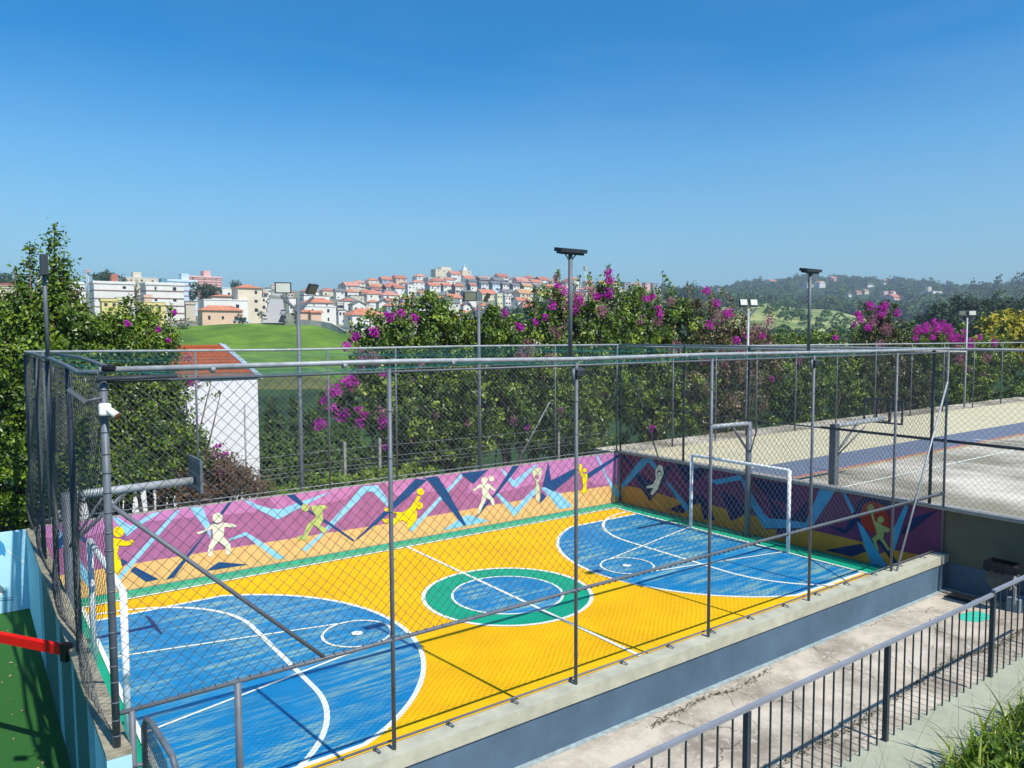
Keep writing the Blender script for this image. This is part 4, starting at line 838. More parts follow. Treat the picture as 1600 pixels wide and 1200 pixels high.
azs = np.concatenate([np.radians(np.arange(-180, -20, 6)), np.radians(np.arange(-20, 90, .3)), np.radians(np.arange(90, 181, 6))])
rr = np.concatenate([[3, 8, 14, 19, 24], np.exp(np.arange(math.log(26), math.log(1400), .03)), [1500, 1700, 2000]])
AZ, RR = np.meshgrid(azs, rr, indexing='ij')
ZZ = tz(AZ, RR); nz = np.sin(AZ*RR*.021+RR*.013)*np.sin(RR*.031+AZ*41)
ZZ = ZZ+np.where(RR > 40, nz*RR*.0012, 0)
X = CAM[0]+RR*np.sin(AZ); Y = CAM[1]+RR*np.cos(AZ)
V = np.stack([X, Y, ZZ], -1).reshape(-1, 3); na, nr = len(azs), len(rr)
i, j = np.meshgrid(np.arange(na-1), np.arange(nr-1), indexing='ij'); i = i.ravel(); j = j.ravel()
Fc = np.stack([i*nr+j, i*nr+j+1, (i+1)*nr+j+1, (i+1)*nr+j], 1)
fr = RR[i, j]; fu = np.interp(AZ[i, j], _az, _us)
mi = np.zeros(len(i), int)                                  # 0 dark valley
mi[(fr > 118) & (fr <= 215)] = 2; mi[(fr > 116) & (fr <= 128)] = 1
mi[(fr > 215)] = 3
mi[(fu > 1040) & (fr > 125)] = 0
slope_edge = 560-np.clip(fu-1340, 0, 300)*1.2
mi[(fu > 1120) & (fu < 1440) & (fr > 340) & (fr < slope_edge)] = 4
mi[(fr > 700)] = 0
mi[(fu > 1170) & (fu < 1270) & (fr > 150) & (fr < 260)] = 1
tm = [mat('dark_undergrowth', (.012, .04, .01), .95, .4, .12, .6, bscale=1.5, col2=(.035, .085, .015), detail=12), mat('dry_grass_band', (.08, .11, .02), .95, .2, .12, col2=(.15, .14, .04)),
      mat('hill_grass', (.075, .155, .010), .95, .2, .11, .9, bscale=1.2, col2=(.15, .26, .018), contrast=(.36, .64), detail=13), mat('town_ground', (.36, .33, .27), .95, .3, .05, col2=(.14, .18, .08)),
      mat('pasture', (.17, .24, .06), .95, .2, .03, .3, bscale=1, col2=(.36, .38, .13), contrast=(.4, .6), detail=10)]
struct(npmesh('terrain', V, Fc, tm, mi=mi, smooth=True))
def solve_r(u, v, r0=205, r1=1300):
    az = az_of(u); R = np.exp(np.linspace(math.log(r0), math.log(r1), 400)); z = tz(np.full(400, az), R)
    zz = np.array([z_of(u, v, q) for q in R]); ok = np.where(z >= zz)[0]
    return float(R[ok[0]]) if len(ok) else None
# ---------------------------------------------------------------- houses
WC = {'white': (.72, .69, .62), 'cream': (.66, .57, .42), 'grey': (.30, .31, .34), 'lav': (.40, .38, .46), 'peach': (.70, .47, .33), 'yellow': (.68, .55, .22), 'beige': (.56, .50, .40), 'navy': (.07, .10, .15), 'teal': (.12, .26, .30), 'brown': (.20, .13, .09), 'blue': (.52, .64, .76), 'pink': (.70, .40, .36), 'pale yellow': (.70, .66, .40)}
RC = {'orange': (.52, .20, .115), 'red': (.42, .16, .10), 'tan': (.50, .28, .13), 'grey': (.17, .17, .16), 'dark': (.06, .06, .06), 'pinkish': (.55, .25, .18), 'brown': (.22, .08, .06)}
WM = {k: mat('render_'+k.replace(' ', '_'), c, .9, .10, .3) for k, c in WC.items()}
RM = {k: mat('roof_'+k, c, .9, .25, .7) for k, c in RC.items()}
GL = mat('dark_window', (.03, .035, .045), .25, .2, .5)
FRM = mat('white_trim', (.7, .7, .68), .8, .05, 1)
houses = []
def house(u0, u1, vt, vb, roof, wall, rcol, r=None, cat='house', label=None, lit=None, side=None, extra=None, wf=.8, rise=.32, name='house', wins=True, group='houses of the hillside town', bands=0):
    um = (u0+u1)/2
    if r is None: r = solve_r(um, vb) or 650
    az = az_of(um); dep = r*((ray(um, vb)/np.linalg.norm(ray(um, vb)[:2]))@_f)
    s = dep/F; Wd = (u1-u0)*s/1.0; ca, sa = math.cos(az), abs(math.sin(az))
    w = Wd/(ca+wf*sa)*.98; d = w*wf; h = max(2.4, (vb-vt)*s)
    # front-left corner column
    uf = u0+(d*sa)/s*.97; ap = az_of(uf); x, y = pos(ap, r*math.cos(0)); zb = z_of(um, vb, r)
    e = empty(name, (x, y, zb), label, cat, group)
    p = MB(); p.box(0, 0, -.8 if name == 'hill_house' else -3.5, w, d, h)
    if bands:
        for k in range(1, bands): zz = h*k/bands; p.box(-.12, -.12, zz-.18, w+.12, d+.1, zz+.12, 2)
        p.box(-.25, -.25, h-.5, w+.25, d+.2, h+.15, 3)
    for fpt in range(len(p.f)-0):
        pass
    wm = WM[wall]; sm = WM[side] if side else wm
    if side: p.mi[5] = 1  # left wall tone; grey and lavender ones paint its shade in
    p.build('wall', [wm, sm, mat('brown_string_course', (.25, .15, .12), .9), wm], e)
    o = .45; q = MB(); rh = min(w, d)*rise
    if roof == 'hip':
        i_ = min(w, d)/2*.95; a = (-o, -o, h), (w+o, -o, h), (w+o, d+o, h), (-o, d+o, h)
        if w >= d: t = (i_, d/2, h+rh), (w-i_, d/2, h+rh); q.face([a[0], a[1], t[1], t[0]]); q.face([a[1], a[2], t[1]]); q.face([a[2], a[3], t[0], t[1]]); q.face([a[3], a[0], t[0]])
        else: t = (w/2, i_, h+rh), (w/2, d-i_, h+rh); q.face([a[0], a[1], t[0]]); q.face([a[1], a[2], t[1], t[0]]); q.face([a[2], a[3], t[1]]); q.face([a[3], a[0], t[0], t[1]])
        q.face([a[3], a[2], a[1], a[0]])
    elif roof == 'gx':   # ridge along the front, gable walls at the sides
        g = MB(); g.face([(0, 0, h), (0, d/2, h+rh), (0, d, h)]); g.face([(w, 0, h), (w, d, h), (w, d/2, h+rh)]); g.build('gable', sm, e)
        for y0, y1, z0, z1 in ((-o, d/2, h-.2, h+rh), (d/2, d+o, h+rh, h-.2)):
            q.face([(-o, y0, z0+.05), (w+o, y0, z0+.05), (w+o, y1, z1+.05), (-o, y1, z1+.05)]); q.face([(-o, y0, z0+.25), (-o, y1, z1+.25), (w+o, y1, z1+.25), (w+o, y0, z0+.25)][::-1])
        q.face([(-o, -o, h-.15), (w+o, -o, h-.15), (w+o, -o, h+.05), (-o, -o, h+.05)]); q.face([(-o, -o, h-.15), (-o, -o, h+.05), (-o, d/2, h+rh+.25), (-o, d/2, h+rh+.05)])
    elif roof == 'gy':
        g = MB(); g.face([(0, 0, h), (w, 0, h), (w/2, 0, h+rh)]); g.face([(0, d, h), (w/2, d, h+rh), (w, d, h)]); g.build('gable', wm, e)
        for x0, x1, z0, z1 in ((-o, w/2, h-.2, h+rh), (w/2, w+o, h+rh, h-.2)):
            q.face([(x0, -o, z0+.05), (x1, -o, z1+.05), (x1, d+o, z1+.05), (x0, d+o, z0+.05)]); q.face([(x0, -o, z0+.3), (x1, -o, z1+.3), (x1, d+o, z1+.3), (x0, d+o, z0+.3)]); q.face([(x0, -o, z0+.05), (x1, -o, z1+.05), (x1, -o, z1+.3), (x0, -o, z0+.3)])
    else: q.box(-.15, -.15, h, w+.15, d+.15, h+.28)
    q.build('roof', RM[rcol] if roof != 'flat' else (FRM if rcol == 'white' else RM[rcol]), e)
    # openings
    if wins:
        fl_ = max(1, int(round(h/3.0))); nc = max(2, min(6, int(w/(3.4 if cat == 'house' else 4.6)))); fh = h/fl_
        for a in range(fl_):
            for b in range(nc):
                if random.random() < .12: continue
                xx = w*(b+.5)/nc; ww = random.choice((.3, .45, .6))*(1 if cat == 'house' else .8); zc = fh*a+fh*.55; hh = random.choice((.4, .5))
                m_ = MB(); m_.box(xx-ww, -.06, zc-hh, xx+ww, -.01, zc+hh); m_.build('window', GL, e)
        for a in range(fl_):
            if random.random() < .5: m_ = MB(); yy = d*random.uniform(.3, .7); m_.box(-.06, yy-.5, fh*a+fh*.4, -.01, yy+.5, fh*a+fh*.75); m_.build('window', GL, e)
        if fl_ >= 2 and w > 6 and random.random() < .6 and cat == 'house':
            m_ = MB(); zb_ = fh*(fl_-1); x0 = w*random.choice((.08, .45)); m_.box(x0, -1.0, zb_-.1, x0+w*.5, -.07, zb_+.08); m_.box(x0, -1.0, zb_+.08, x0+w*.5, -.92, zb_+.95); m_.build('balcony', FRM, e)
    if extra:
        for (a, b, c, dd, hh, colr) in extra: m_ = MB(); m_.box(w*a, d*c, h+.05, w*b, d*dd, h+hh); m_.build('roof_box', WM.get(colr) or RM[colr], e)
    houses.append((e, um, r, wall, roof, rcol, h)); return e
H = [
 # row 1 front
 (537, 591, 492, 520, 'hip', 'white', 'orange'), (526, 541, 485, 508, 'flat', 'white', 'grey'), (525, 537, 473, 500, 'flat', 'beige', 'white'),
 # row 2
 (568, 585, 477, 490, 'flat', 'cream', 'white'), (588, 606, 473, 492, 'gy', 'white', 'grey'), (598, 622, 478, 498, 'hip', 'grey', 'orange'), (545, 572, 476, 490, 'gy', 'white', 'grey'), (533, 556, 470, 486, 'hip', 'white', 'red'),
 (573, 594, 472, 486, 'hip', 'white', 'orange'), (540, 572, 462, 474, 'flat', 'beige', 'grey'), (645, 674, 492, 508, 'gx', 'grey', 'dark'), (640, 668, 500, 520, 'hip', 'beige', 'orange'),
 (600, 618, 470, 484, 'gx', 'beige', 'red'), (623, 643, 476, 490, 'hip', 'white', 'orange'), (650, 674, 477, 496, 'flat', 'white', 'grey'), (690, 720, 473, 494, 'gx', 'white', 'grey'),
 (720, 734, 477, 490, 'gy', 'white', 'brown'), (718, 736, 488, 503, 'hip', 'lav', 'orange'), (735, 760, 485, 500, 'hip', 'grey', 'red'), (698, 720, 494, 512, 'hip', 'white', 'orange'),
 (786, 817, 484, 500, 'gx', 'grey', 'grey'), (793, 818, 493, 508, 'gx', 'white', 'orange'), (812, 832, 477, 490, 'gx', 'white', 'red'), (655, 678, 470, 484, 'hip', 'lav', 'orange'),
 (745, 770, 478, 496, 'hip', 'white', 'orange'), (760, 780, 490, 506, 'gx', 'grey', 'grey'), (728, 745, 468, 486, 'flat', 'white', 'grey'), (605, 630, 490, 506, 'flat', 'white', 'grey'), (575, 600, 496, 512, 'hip', 'cream', 'red'),
 # row 3
 (622, 650, 467, 478, 'hip', 'lav', 'orange'), (665, 694, 465, 479, 'hip', 'lav', 'orange'), (694, 723, 465, 479, 'gx', 'white', 'orange'), (773, 786, 459, 480, 'flat', 'pale yellow', 'white'), (785, 799, 463, 478, 'flat', 'white', 'grey'),
 (800, 828, 470, 482, 'gx', 'white', 'orange'), (742, 778, 459, 470, 'gx', 'cream', 'orange'), (833, 858, 459, 474, 'gx', 'white', 'red'), (780, 806, 457, 470, 'gx', 'white', 'grey'), (845, 866, 461, 472, 'hip', 'beige', 'orange'),
 (720, 742, 458, 474, 'gx', 'grey', 'grey'), (598, 622, 458, 470, 'gx', 'grey', 'grey'), (868, 890, 462, 476, 'gx', 'white', 'red'), (895, 915, 460, 474, 'hip', 'cream', 'orange'),
 # row 4
 (598, 622, 449, 464, 'gx', 'white', 'red', 'navy'), (612, 634, 450, 466, 'gx', 'white', 'red', 'grey'), (633, 651, 445, 463, 'flat', 'white', 'white'), (652, 669, 457, 466, 'hip', 'beige', 'orange'),
 (665, 690, 446, 460, 'gx', 'white', 'orange', 'lav'), (688, 707, 446, 459, 'gx', 'white', 'orange', 'lav'), (706, 725, 447, 460, 'gx', 'beige', 'red', 'brown'), (730, 748, 446, 456, 'gx', 'white', 'red', 'navy'),
 (746, 765, 443, 456, 'gx', 'white', 'grey', 'teal'), (764, 782, 443, 457, 'gx', 'blue', 'grey', 'teal'), (780, 797, 444, 457, 'gx', 'white', 'grey', 'navy'), (796, 813, 446, 459, 'gx', 'white', 'grey', 'navy'),
 (811, 833, 447, 458, 'gx', 'pale yellow', 'tan', 'brown'), (831, 852, 448, 459, 'gx', 'white', 'grey', 'grey'), (808, 822, 452, 464, 'flat', 'pale yellow', 'white'), (876, 897, 442, 456, 'gx', 'white', 'brown'), (895, 908, 446, 458, 'flat', 'white', 'white'),
 (852, 870, 450, 462, 'hip', 'white', 'orange'), (905, 930, 452, 464, 'hip', 'white', 'pinkish'), (954, 972, 449, 464, 'flat', 'cream', 'white'), (935, 955, 452, 466, 'hip', 'white', 'orange'),
 # skyline
 (500, 524, 454, 466, 'hip', 'cream', 'red'), (522, 540, 455, 468, 'gx', 'white', 'grey'), (538, 562, 456, 468, 'hip', 'white', 'orange', 'grey'), (561, 584, 456, 468, 'hip', 'white', 'orange'), (583, 600, 453, 467, 'hip', 'lav', 'red'),
 (470, 500, 455, 466, 'hip', 'white', 'orange'), (575, 600, 449, 458, 'hip', 'grey', 'red'), (625, 643, 443, 452, 'hip', 'white', 'red'), (641, 665, 441, 453, 'hip', 'white', 'pinkish'), (662, 690, 434, 444, 'flat', 'beige', 'white'),
 (668, 700, 439, 448, 'hip', 'beige', 'red'), (690, 713, 437, 446, 'hip', 'white', 'orange'), (728, 746, 439, 448, 'gx', 'grey', 'grey'), (745, 765, 437, 446, 'gx', 'brown', 'grey'), (765, 790, 438, 447, 'gx', 'grey', 'grey'),
 (790, 803, 438, 447, 'flat', 'beige', 'white'), (800, 826, 438, 448, 'gx', 'pink', 'pinkish'), (824, 848, 441, 450, 'gx', 'cream', 'orange'), (835, 860, 437, 447, 'gx', 'white', 'red', 'brown'), (856, 876, 439, 449, 'hip', 'white', 'pinkish'),
 (968, 986, 441, 452, 'flat', 'grey', 'grey'), (985, 1003, 444, 454, 'hip', 'cream', 'pinkish'), (1002, 1016, 442, 453, 'flat', 'pink', 'grey'), (1012, 1028, 443, 454, 'flat', 'grey', 'grey'), (910, 928, 442, 452, 'gx', 'cream', 'pinkish'), (930, 950, 443, 453, 'gx', 'white', 'orange'), (950, 966, 444, 454, 'hip', 'beige', 'orange')]
for h in H: house(*h[:7], side=h[7] if len(h) > 7 else None)
occ = [(t[1], t[2]) for t in houses]; k_ = 0
while k_ < 72:
    u = random.uniform(535, 905); r = random.choice((290, 325, 365, 410, 460, 515, 570, 620)); az = az_of(u); z = float(tz(az, r))
    if any(abs(u-a)*r/F < 7.5 and abs(r-b) < 20 for a, b in occ): k_ += .2; continue
    v_ = proj((*pos(az, r), z))[1]; s_ = F/r
    if v_ > 512: k_ += .05; continue
    house(u-6.2*s_, u+6.2*s_, v_-random.choice((3.2, 5.6, 6.2))*s_, v_, random.choice(('hip', 'hip', 'gx')), random.choice(('white', 'white', 'cream', 'beige', 'lav', 'peach')), random.choice(('orange', 'orange', 'red', 'pinkish', 'tan', 'grey')), r=r); occ.append((u, r)); k_ += 1
nh = len(houses)
# label the town houses: look first, then row and order
rown = [(300, 'lowest'), (360, 'lower'), (430, 'middle'), (560, 'upper'), (9999, 'skyline')]
ordw = ['first', 'second', 'third', 'fourth', 'fifth', 'sixth', 'seventh', 'eighth', 'ninth', 'tenth', 'eleventh', 'twelfth', 'thirteenth', 'fourteenth', 'fifteenth', 'sixteenth', '17th', '18th', '19th', '20th', '21st', '22nd', '23rd', '24th', '25th', '26th', '27th', '28th', '29th', '30th', '31st', '32nd', '33rd', '34th', '35th', '36th', '37th', '38th', '39th', '40th']+['%d%s' % (q, {1: 'st', 2: 'nd', 3: 'rd'}.get(q % 10, 'th')) for q in range(41, 90)]
rows = {}
for t in houses: rows.setdefault(next(n for k, n in rown if t[2] <= k), []).append(t)
RN = {'flat': 'flat roof', 'hip': '%s hipped roof', 'gx': '%s gabled roof', 'gy': '%s gabled roof'}
CW = {'lav': 'lavender grey', 'navy': 'dark navy', 'blue': 'pale blue'}
for rn, L_ in rows.items():
    for k, (e, um, r, wall, roof, rc, h) in enumerate(sorted(L_, key=lambda t: t[1])):
        rf = RN[roof] % rc if '%' in RN[roof] else RN[roof]
        e['label'] = f"{CW.get(wall, wall)} house with {rf}, {ordw[k]} from left in {rn} row of the town"
AG = 'apartment blocks left of the street'
ap = lambda *a, **k: house(*a, cat='building', name='apartment_block', group=AG, **k)
house(470, 526, 479, 506, 'flat', 'white', 'white', r=236, wf=.35, cat='building', name='long_building', label='long white building with flat white cornice right of the street, above the boundary wall')
house(472, 522, 474, 484, 'hip', 'white', 'orange', r=262, wf=.6, label='house with wide orange hipped roof directly behind the long white building', group=None)
house(470, 516, 462, 473, 'flat', 'white', 'grey', r=330, wf=.4, cat='building', name='long_building', label='low white building with grey roof above the wide orange roof', group=None)
house(467, 486, 491, 500, 'gx', 'peach', 'orange', r=226, wf=.3, name='shed', cat='shed', label='small orange tiled shed left, in front of the long white building', group='orange sheds', wins=False)
house(485, 503, 494, 501, 'gx', 'peach', 'orange', r=226, wf=.3, name='shed', cat='shed', label='lower orange tiled shed right, in front of the long white building', group='orange sheds', wins=False)
house(674, 709, 421, 441, 'flat', 'cream', 'white', r=655, wf=.5, cat='building', name='apartment_block', label='wide cream apartment tower on the hilltop, tallest of the town', extra=[(.35, .95, .1, .8, 2.6, 'cream')], group='hilltop towers')
house(717, 738, 423, 440, 'flat', 'cream', 'white', r=658, wf=.7, cat='building', name='apartment_block', label='smaller cream tower with a pointed roof box on the hilltop', extra=[(.2, .6, .2, .7, 3.0, 'white'), (.33, .42, .3, .4, 5.6, 'white')], group='hilltop towers')
house(-25, 30, 447, 505, 'hip', 'cream', 'brown', r=240, rise=.18, wf=.6, cat='building', name='apartment_block', label='cream block with dark red roof at the left edge of the photo', group=AG, bands=5)
ap(58, 128, 441, 490, 'flat', 'white', 'white', r=300, label='white block with an orange roof box behind the tall tree shoots', bands=4, extra=[(.0, .15, 0, .3, 1.5, 'white')])
ap(104, 124, 456, 500, 'flat', 'pink', 'orange', r=262, label='small orange and white house between the left trees', bands=2)
ap(143, 207, 441, 492, 'flat', 'white', 'white', r=270, label='white block with brown floor lines and a red box on its roof', bands=4, extra=[(.45, .62, .1, .5, 2.6, 'red')])
ap(158, 184, 468, 522, 'flat', 'yellow', 'dark', r=225, label='yellow block with dark roof edge, left of a matching one, behind the tree', bands=1)
ap(183, 201, 466, 522, 'flat', 'pale yellow', 'grey', r=229, label='pale yellow stair wing with dark windows joining the yellow blocks', bands=1)
ap(218, 257, 474, 524, 'flat', 'yellow', 'dark', r=225, label='yellow block with dark roof edge and barred windows, right of the matching one', bands=1)
ap(222, 286, 443, 512, 'flat', 'white', 'white', r=252, label='white block with grey floor lines and a green box on its roof', bands=6, extra=[(.42, .58, .1, .5, 1.6, 'teal')])
ap(256, 308, 438, 478, 'flat', 'blue', 'white', r=300, label='pale blue block with dark windows and a blue box on its roof', bands=5, extra=[(.5, .75, .1, .6, 2.6, 'blue')])
ap(193, 246, 434, 452, 'flat', 'cream', 'white', r=470, label='distant cream block with stepped top behind the white blocks', extra=[(.25, .5, .1, .6, 3.2, 'cream')])
ap(285, 347, 432, 456, 'flat', 'pink', 'white', r=430, label='distant salmon pink block behind the dark round tree', bands=6, extra=[(.5, .7, .1, .6, 3.4, 'pink')])
ap(226, 238, 462, 476, 'flat', 'peach', 'peach' if 'peach' in RM else 'orange', r=240, label='small peach coloured stair box beside the yellow block', bands=1, wins=False)
ap(289, 306, 473, 500, 'flat', 'beige', 'grey', r=258, label='small beige block below the pale blue one', bands=1, wins=False)
house(310, 378, 485, 510, 'hip', 'peach', 'orange', r=214, rise=.3, wf=.45, label='peach house with wide bright orange roof at the top of the grassy hill', group=None)
house(313, 387, 469, 508, 'flat', 'white', 'white', r=236, wf=.4, label='white building with thick white parapet and round windows behind the peach house', group=None, cat='building', name='long_building')
house(325, 388, 463, 480, 'hip', 'cream', 'orange', r=256, wf=.5, rise=.12, label='cream house with low orange roof behind the white parapet', group=None)
house(345, 388, 451, 470, 'flat', 'white', 'white', r=290, wf=.4, label='plain white block with one small window above the peach house', group=None, cat='building', name='long_building')
house(364, 410, 450, 506, 'hip', 'cream', 'orange', r=240, rise=.2, wf=.9, label='tall cream building with orange hipped roof at the street corner', group=None, cat='building', name='corner_building')
HH = []
SG = 'houses along the left side of the street'
for q in ((403, 416, 464, 486, 'flat', 'cream', 'grey', 268, 'narrow cream house with flat roof beside the cream corner building'), (407, 418, 458, 476, 'hip', 'white', 'red', 320, 'white house with red roof halfway up the left side of the street'),
          (411, 421, 453, 468, 'flat', 'beige', 'white', 375, 'beige flat house far up the left side of the street'), (416, 425, 450, 461, 'hip', 'white', 'grey', 440, 'small white house near the top of the street'),
          (424, 436, 446, 452, 'hip', 'white', 'tan', 640, 'white house with tan roof closing the top of the street'), (434, 447, 445, 452, 'gx', 'white', 'grey', 650, 'white gabled house at the top right of the street'),
          (450, 464, 466, 486, 'flat', 'white', 'grey', 290, 'white flat house on the right of the street behind the slender tree'), (448, 460, 456, 468, 'hip', 'beige', 'orange', 390, 'beige house with orange roof high on the right of the street')):
    house(*q[:7], r=q[7], label=q[8], group=SG, wf=.7)
RG = 'houses among the trees of the far hill'
def rh(u0, u1, vt, vb, roof, wall, rc, label, r=None):
    r = solve_r((u0+u1)/2, vb+1.5, 720, 1290) or r; house(u0, u1, vt, vb, roof, wall, rc, r=r or 1100, label=label, group=RG, wf=.5, name='hill_house', rise=.28); HH.append((u0, u1, r or 1100))
rh(1195, 1214, 439, 444, 'gx', 'cream', 'orange', 'house with orange roof on the left crest of the forested hill', 1180); rh(1252, 1270, 444, 449, 'gx', 'beige', 'grey', 'grey roofed house left of the second tall floodlight pole', 1100)
rh(1272, 1288, 441, 449, 'gy', 'white', 'tan', 'white gabled villa right behind the second tall floodlight pole', 1090); rh(1290, 1306, 434, 438, 'gx', 'pink', 'pinkish', 'low reddish house on the crest right of the white villa', 1200)
rh(1331, 1345, 456, 460, 'gx', 'pink', 'orange', 'pink house on the left of a joined pair amid the forest', 980); rh(1344, 1356, 454, 459, 'gx', 'cream', 'tan', 'cream house on the right of a joined pair amid the forest', 990)
rh(1321, 1329, 459, 463, 'gx', 'white', 'grey', 'tiny white house left of the pink pair', 960); rh(1374, 1386, 455, 465, 'flat', 'pink', 'white', 'pink and white tower house above the two magenta flower heads', 950)
rh(1389, 1398, 456, 466, 'gy', 'white', 'orange', 'white steep gabled house right of the pink tower house', 945); rh(1380, 1412, 464, 468, 'gx', 'pink', 'orange', 'long low house with orange roof below the white gabled house', 930)
rh(1345, 1364, 444, 448, 'gx', 'white', 'grey', 'pale house with green-grey roof in the upper forest', 1100); rh(1374, 1385, 438, 445, 'gx', 'cream', 'pinkish', 'small brownish house near the forest crest', 1180)
rh(1436, 1476, 455, 460, 'flat', 'white', 'white', 'long white house at the forest edge left of the dark dome of trees', 900); rh(1444, 1453, 448, 458, 'flat', 'cream', 'grey', 'cream tower standing on the long white house', 905)
rh(1117, 1127, 452, 456, 'gx', 'white', 'grey', 'tiny white house at the left foot of the forested hill', 900)
# masts, boundary wall, road, cars
def mast(u, vt, vb, r, label):
    az = az_of(u); x, y = pos(az, r); zt, zb = z_of(u, vt, r), z_of(u, vb, r); e = empty('radio_mast', (x, y, zb), label, 'mast', 'radio masts'); h = zt-zb; p = MB()
    w = .9
    for a, b in ((-w, -w), (w, -w), (0, w)): p.tube((a, b, -4), (a*.3, b*.3, h), .16, n=4)
    for k in range(8): f = 1-k/8*.7; z = h*k/8; q = [(-w*f, -w*f, z), (w*f, -w*f, z), (0, w*f, z)]; p.tube(q[0], q[1], .09, n=4); p.tube(q[1], q[2], .09, n=4); p.tube(q[0], (w*f*.9, -w*f*.9, z+h/8), .09, n=4)
    p.build('lattice', FRM, e); q = MB(); q.box(-1.1, -1.1, h*.82, 1.1, 1.1, h*.9); q.box(-1.2, -1.2, h*.96, 1.2, 1.2, h*1.03); q.build('antenna', WM['pink'], e)
mast(914, 417, 446, 660, 'white radio mast on the skyline between the flower spires'); mast(140, 422, 445, 500, 'white radio mast behind the dark palm-like trees at left')
e = empty('boundary_wall', (0, 0, 0), 'pale grey masonry wall curving down along the top of the grassy hill', 'wall'); p = MB()
pts = [(466, 499, 511, 214), (486, 500, 512, 211), (503, 502, 513, 209), (518, 505, 517, 206), (530, 511, 524, 203), (540, 517, 532, 200)]
q = []
for u, v0, v1, r in pts: x, y = pos(az_of(u), r); q.append((x, y, z_of(u, v1, r)-2, z_of(u, v0, r)))
for a, b in zip(q[:-1], q[1:]):
    A_ = np.array(a[:2]); B_ = np.array(b[:2]); d = unit(B_-A_); nn = np.array((-d[1], d[0]))*.15
    for s in (1, -1): p.face([(*(A_+s*nn), a[2]), (*(B_+s*nn), b[2]), (*(B_+s*nn), b[3]), (*(A_+s*nn), a[3])])
    p.face([(*(A_+nn), a[3]), (*(B_+nn), b[3]), (*(B_-nn), b[3]), (*(A_-nn), a[3])])
p.build('masonry', mat('grey_block_wall', (.42, .40, .36), .95, .15, .6), e)
p = MB(); rl = [(210, 406, 448), (240, 411, 447), (300, 417, 445), (370, 422, 443), (450, 426, 442), (560, 430, 441), (640, 433, 440)]; q = []
for r, a, b in rl:
    for uu in (a, b): x, y = pos(az_of(uu), r); q.append((x, y, max(float(tz(az_of(a), r)), float(tz(az_of(b), r)))+.35))
for k in range(len(rl)-1): p.face([q[2*k], q[2*k+1], q[2*k+3], q[2*k+2]])
struct(p.build('street', mat('street_asphalt', (.42, .40, .36), .9, .12, .3)))
def car(u, r, colr, label, yaw=0):
    az = az_of(u); x, y = pos(az, r); e = empty('parked_car', (x, y, float(tz(az, r))+.36), label, 'car', 'cars parked along the street', -az+yaw); m_ = mat('car_'+colr, {'white': (.7, .7, .7), 'black': (.02, .02, .02), 'silver': (.4, .4, .42), 'red': (.3, .03, .03)}[colr], .3, .03)
    p = MB(); p.box(-.85, -2.1, .3, .85, 2.1, .85); p.build('body', m_, e)
    p = MB(); p.v += [(a*.8, b, .85) for a, b in ((-1, -1.3), (1, -1.3), (1, 1.6), (-1, 1.6))]+[(a*.62, b, 1.42) for a, b in ((-1, -.7), (1, -.7), (1, 1.1), (-1, 1.1))]; p.f += [(4, 5, 6, 7), (0, 1, 5, 4), (1, 2, 6, 5), (2, 3, 7, 6), (3, 0, 4, 7)]; p.mi += [0]*5; p.sm += [False]*5; p.build('cabin', GL, e)
    for a in (-.85, .85):
        for b in (-1.3, 1.3): p = MB(); p.tube((a-.1, b, .33), (a+.1, b, .33), .33, n=12); p.build('wheel', M['black'], e)
car(413, 250, 'white', 'white car parked low on the left side of the street'); car(415, 300, 'silver', 'silver car parked halfway up the left side of the street'); car(419, 360, 'white', 'small white car far up the left side of the street')
car(443, 248, 'black', 'dark car parked on the right side of the street'); car(441, 222, 'black', 'black car at the bottom right of the street, by the tree'); car(443, 280, 'silver', 'silver car behind the dark car on the right of the street'); car(377, 212, 'white', 'white car parked beside the peach house', .9)
# far trees
def far_tree(u, vt, vb, wpx, r, label, cols=G_DARK, cat='tree', n=700, group='dark trees among the houses', flat_=.8, name='tree', lumps=7, lsize=None):
    az = az_of(u); x, y = pos(az, r); dep = r*((ray(u, vb)/np.linalg.norm(ray(u, vb)[:2]))@_f); s = dep/F; h = (vb-vt)*s; w = wpx*s/2; zb = z_of(u, vb, r)
    e = empty(name, (x, y, zb), label, cat, group); bl = []
    for k in range(lumps): a = random.random()*6.28; q = random.random()**.6*.62; rr_ = random.uniform(.38, .6); bl.append((x+w*q*math.cos(a), y+w*q*math.sin(a), zb+h*(.5+.28*random.uniform(-.6, 1)), w*rr_, w*rr_, h*.26))
    bl.append((x, y, zb+h*.72, w*.5, w*.5, h*.27))
    o = crown('foliage', None, bl, n, lsize or max(.25, w*.13), cols, spray=14, srad=max(.25, w*.12), trans=.1, rough=.7); parentkeep(o, e)
    t = MB(); t.path([(x, y, zb-3), (x+.1, y, zb+h*.35), (x, y, zb+h*.7)], [w*.09, w*.06, w*.03], 6)
    for k in range(3): t.path([(x+.05, y, zb+h*.3), tuple(bl[k][:3])], [w*.05, w*.015], 5)
    parentkeep(t.build('trunk', M['bark']), e)
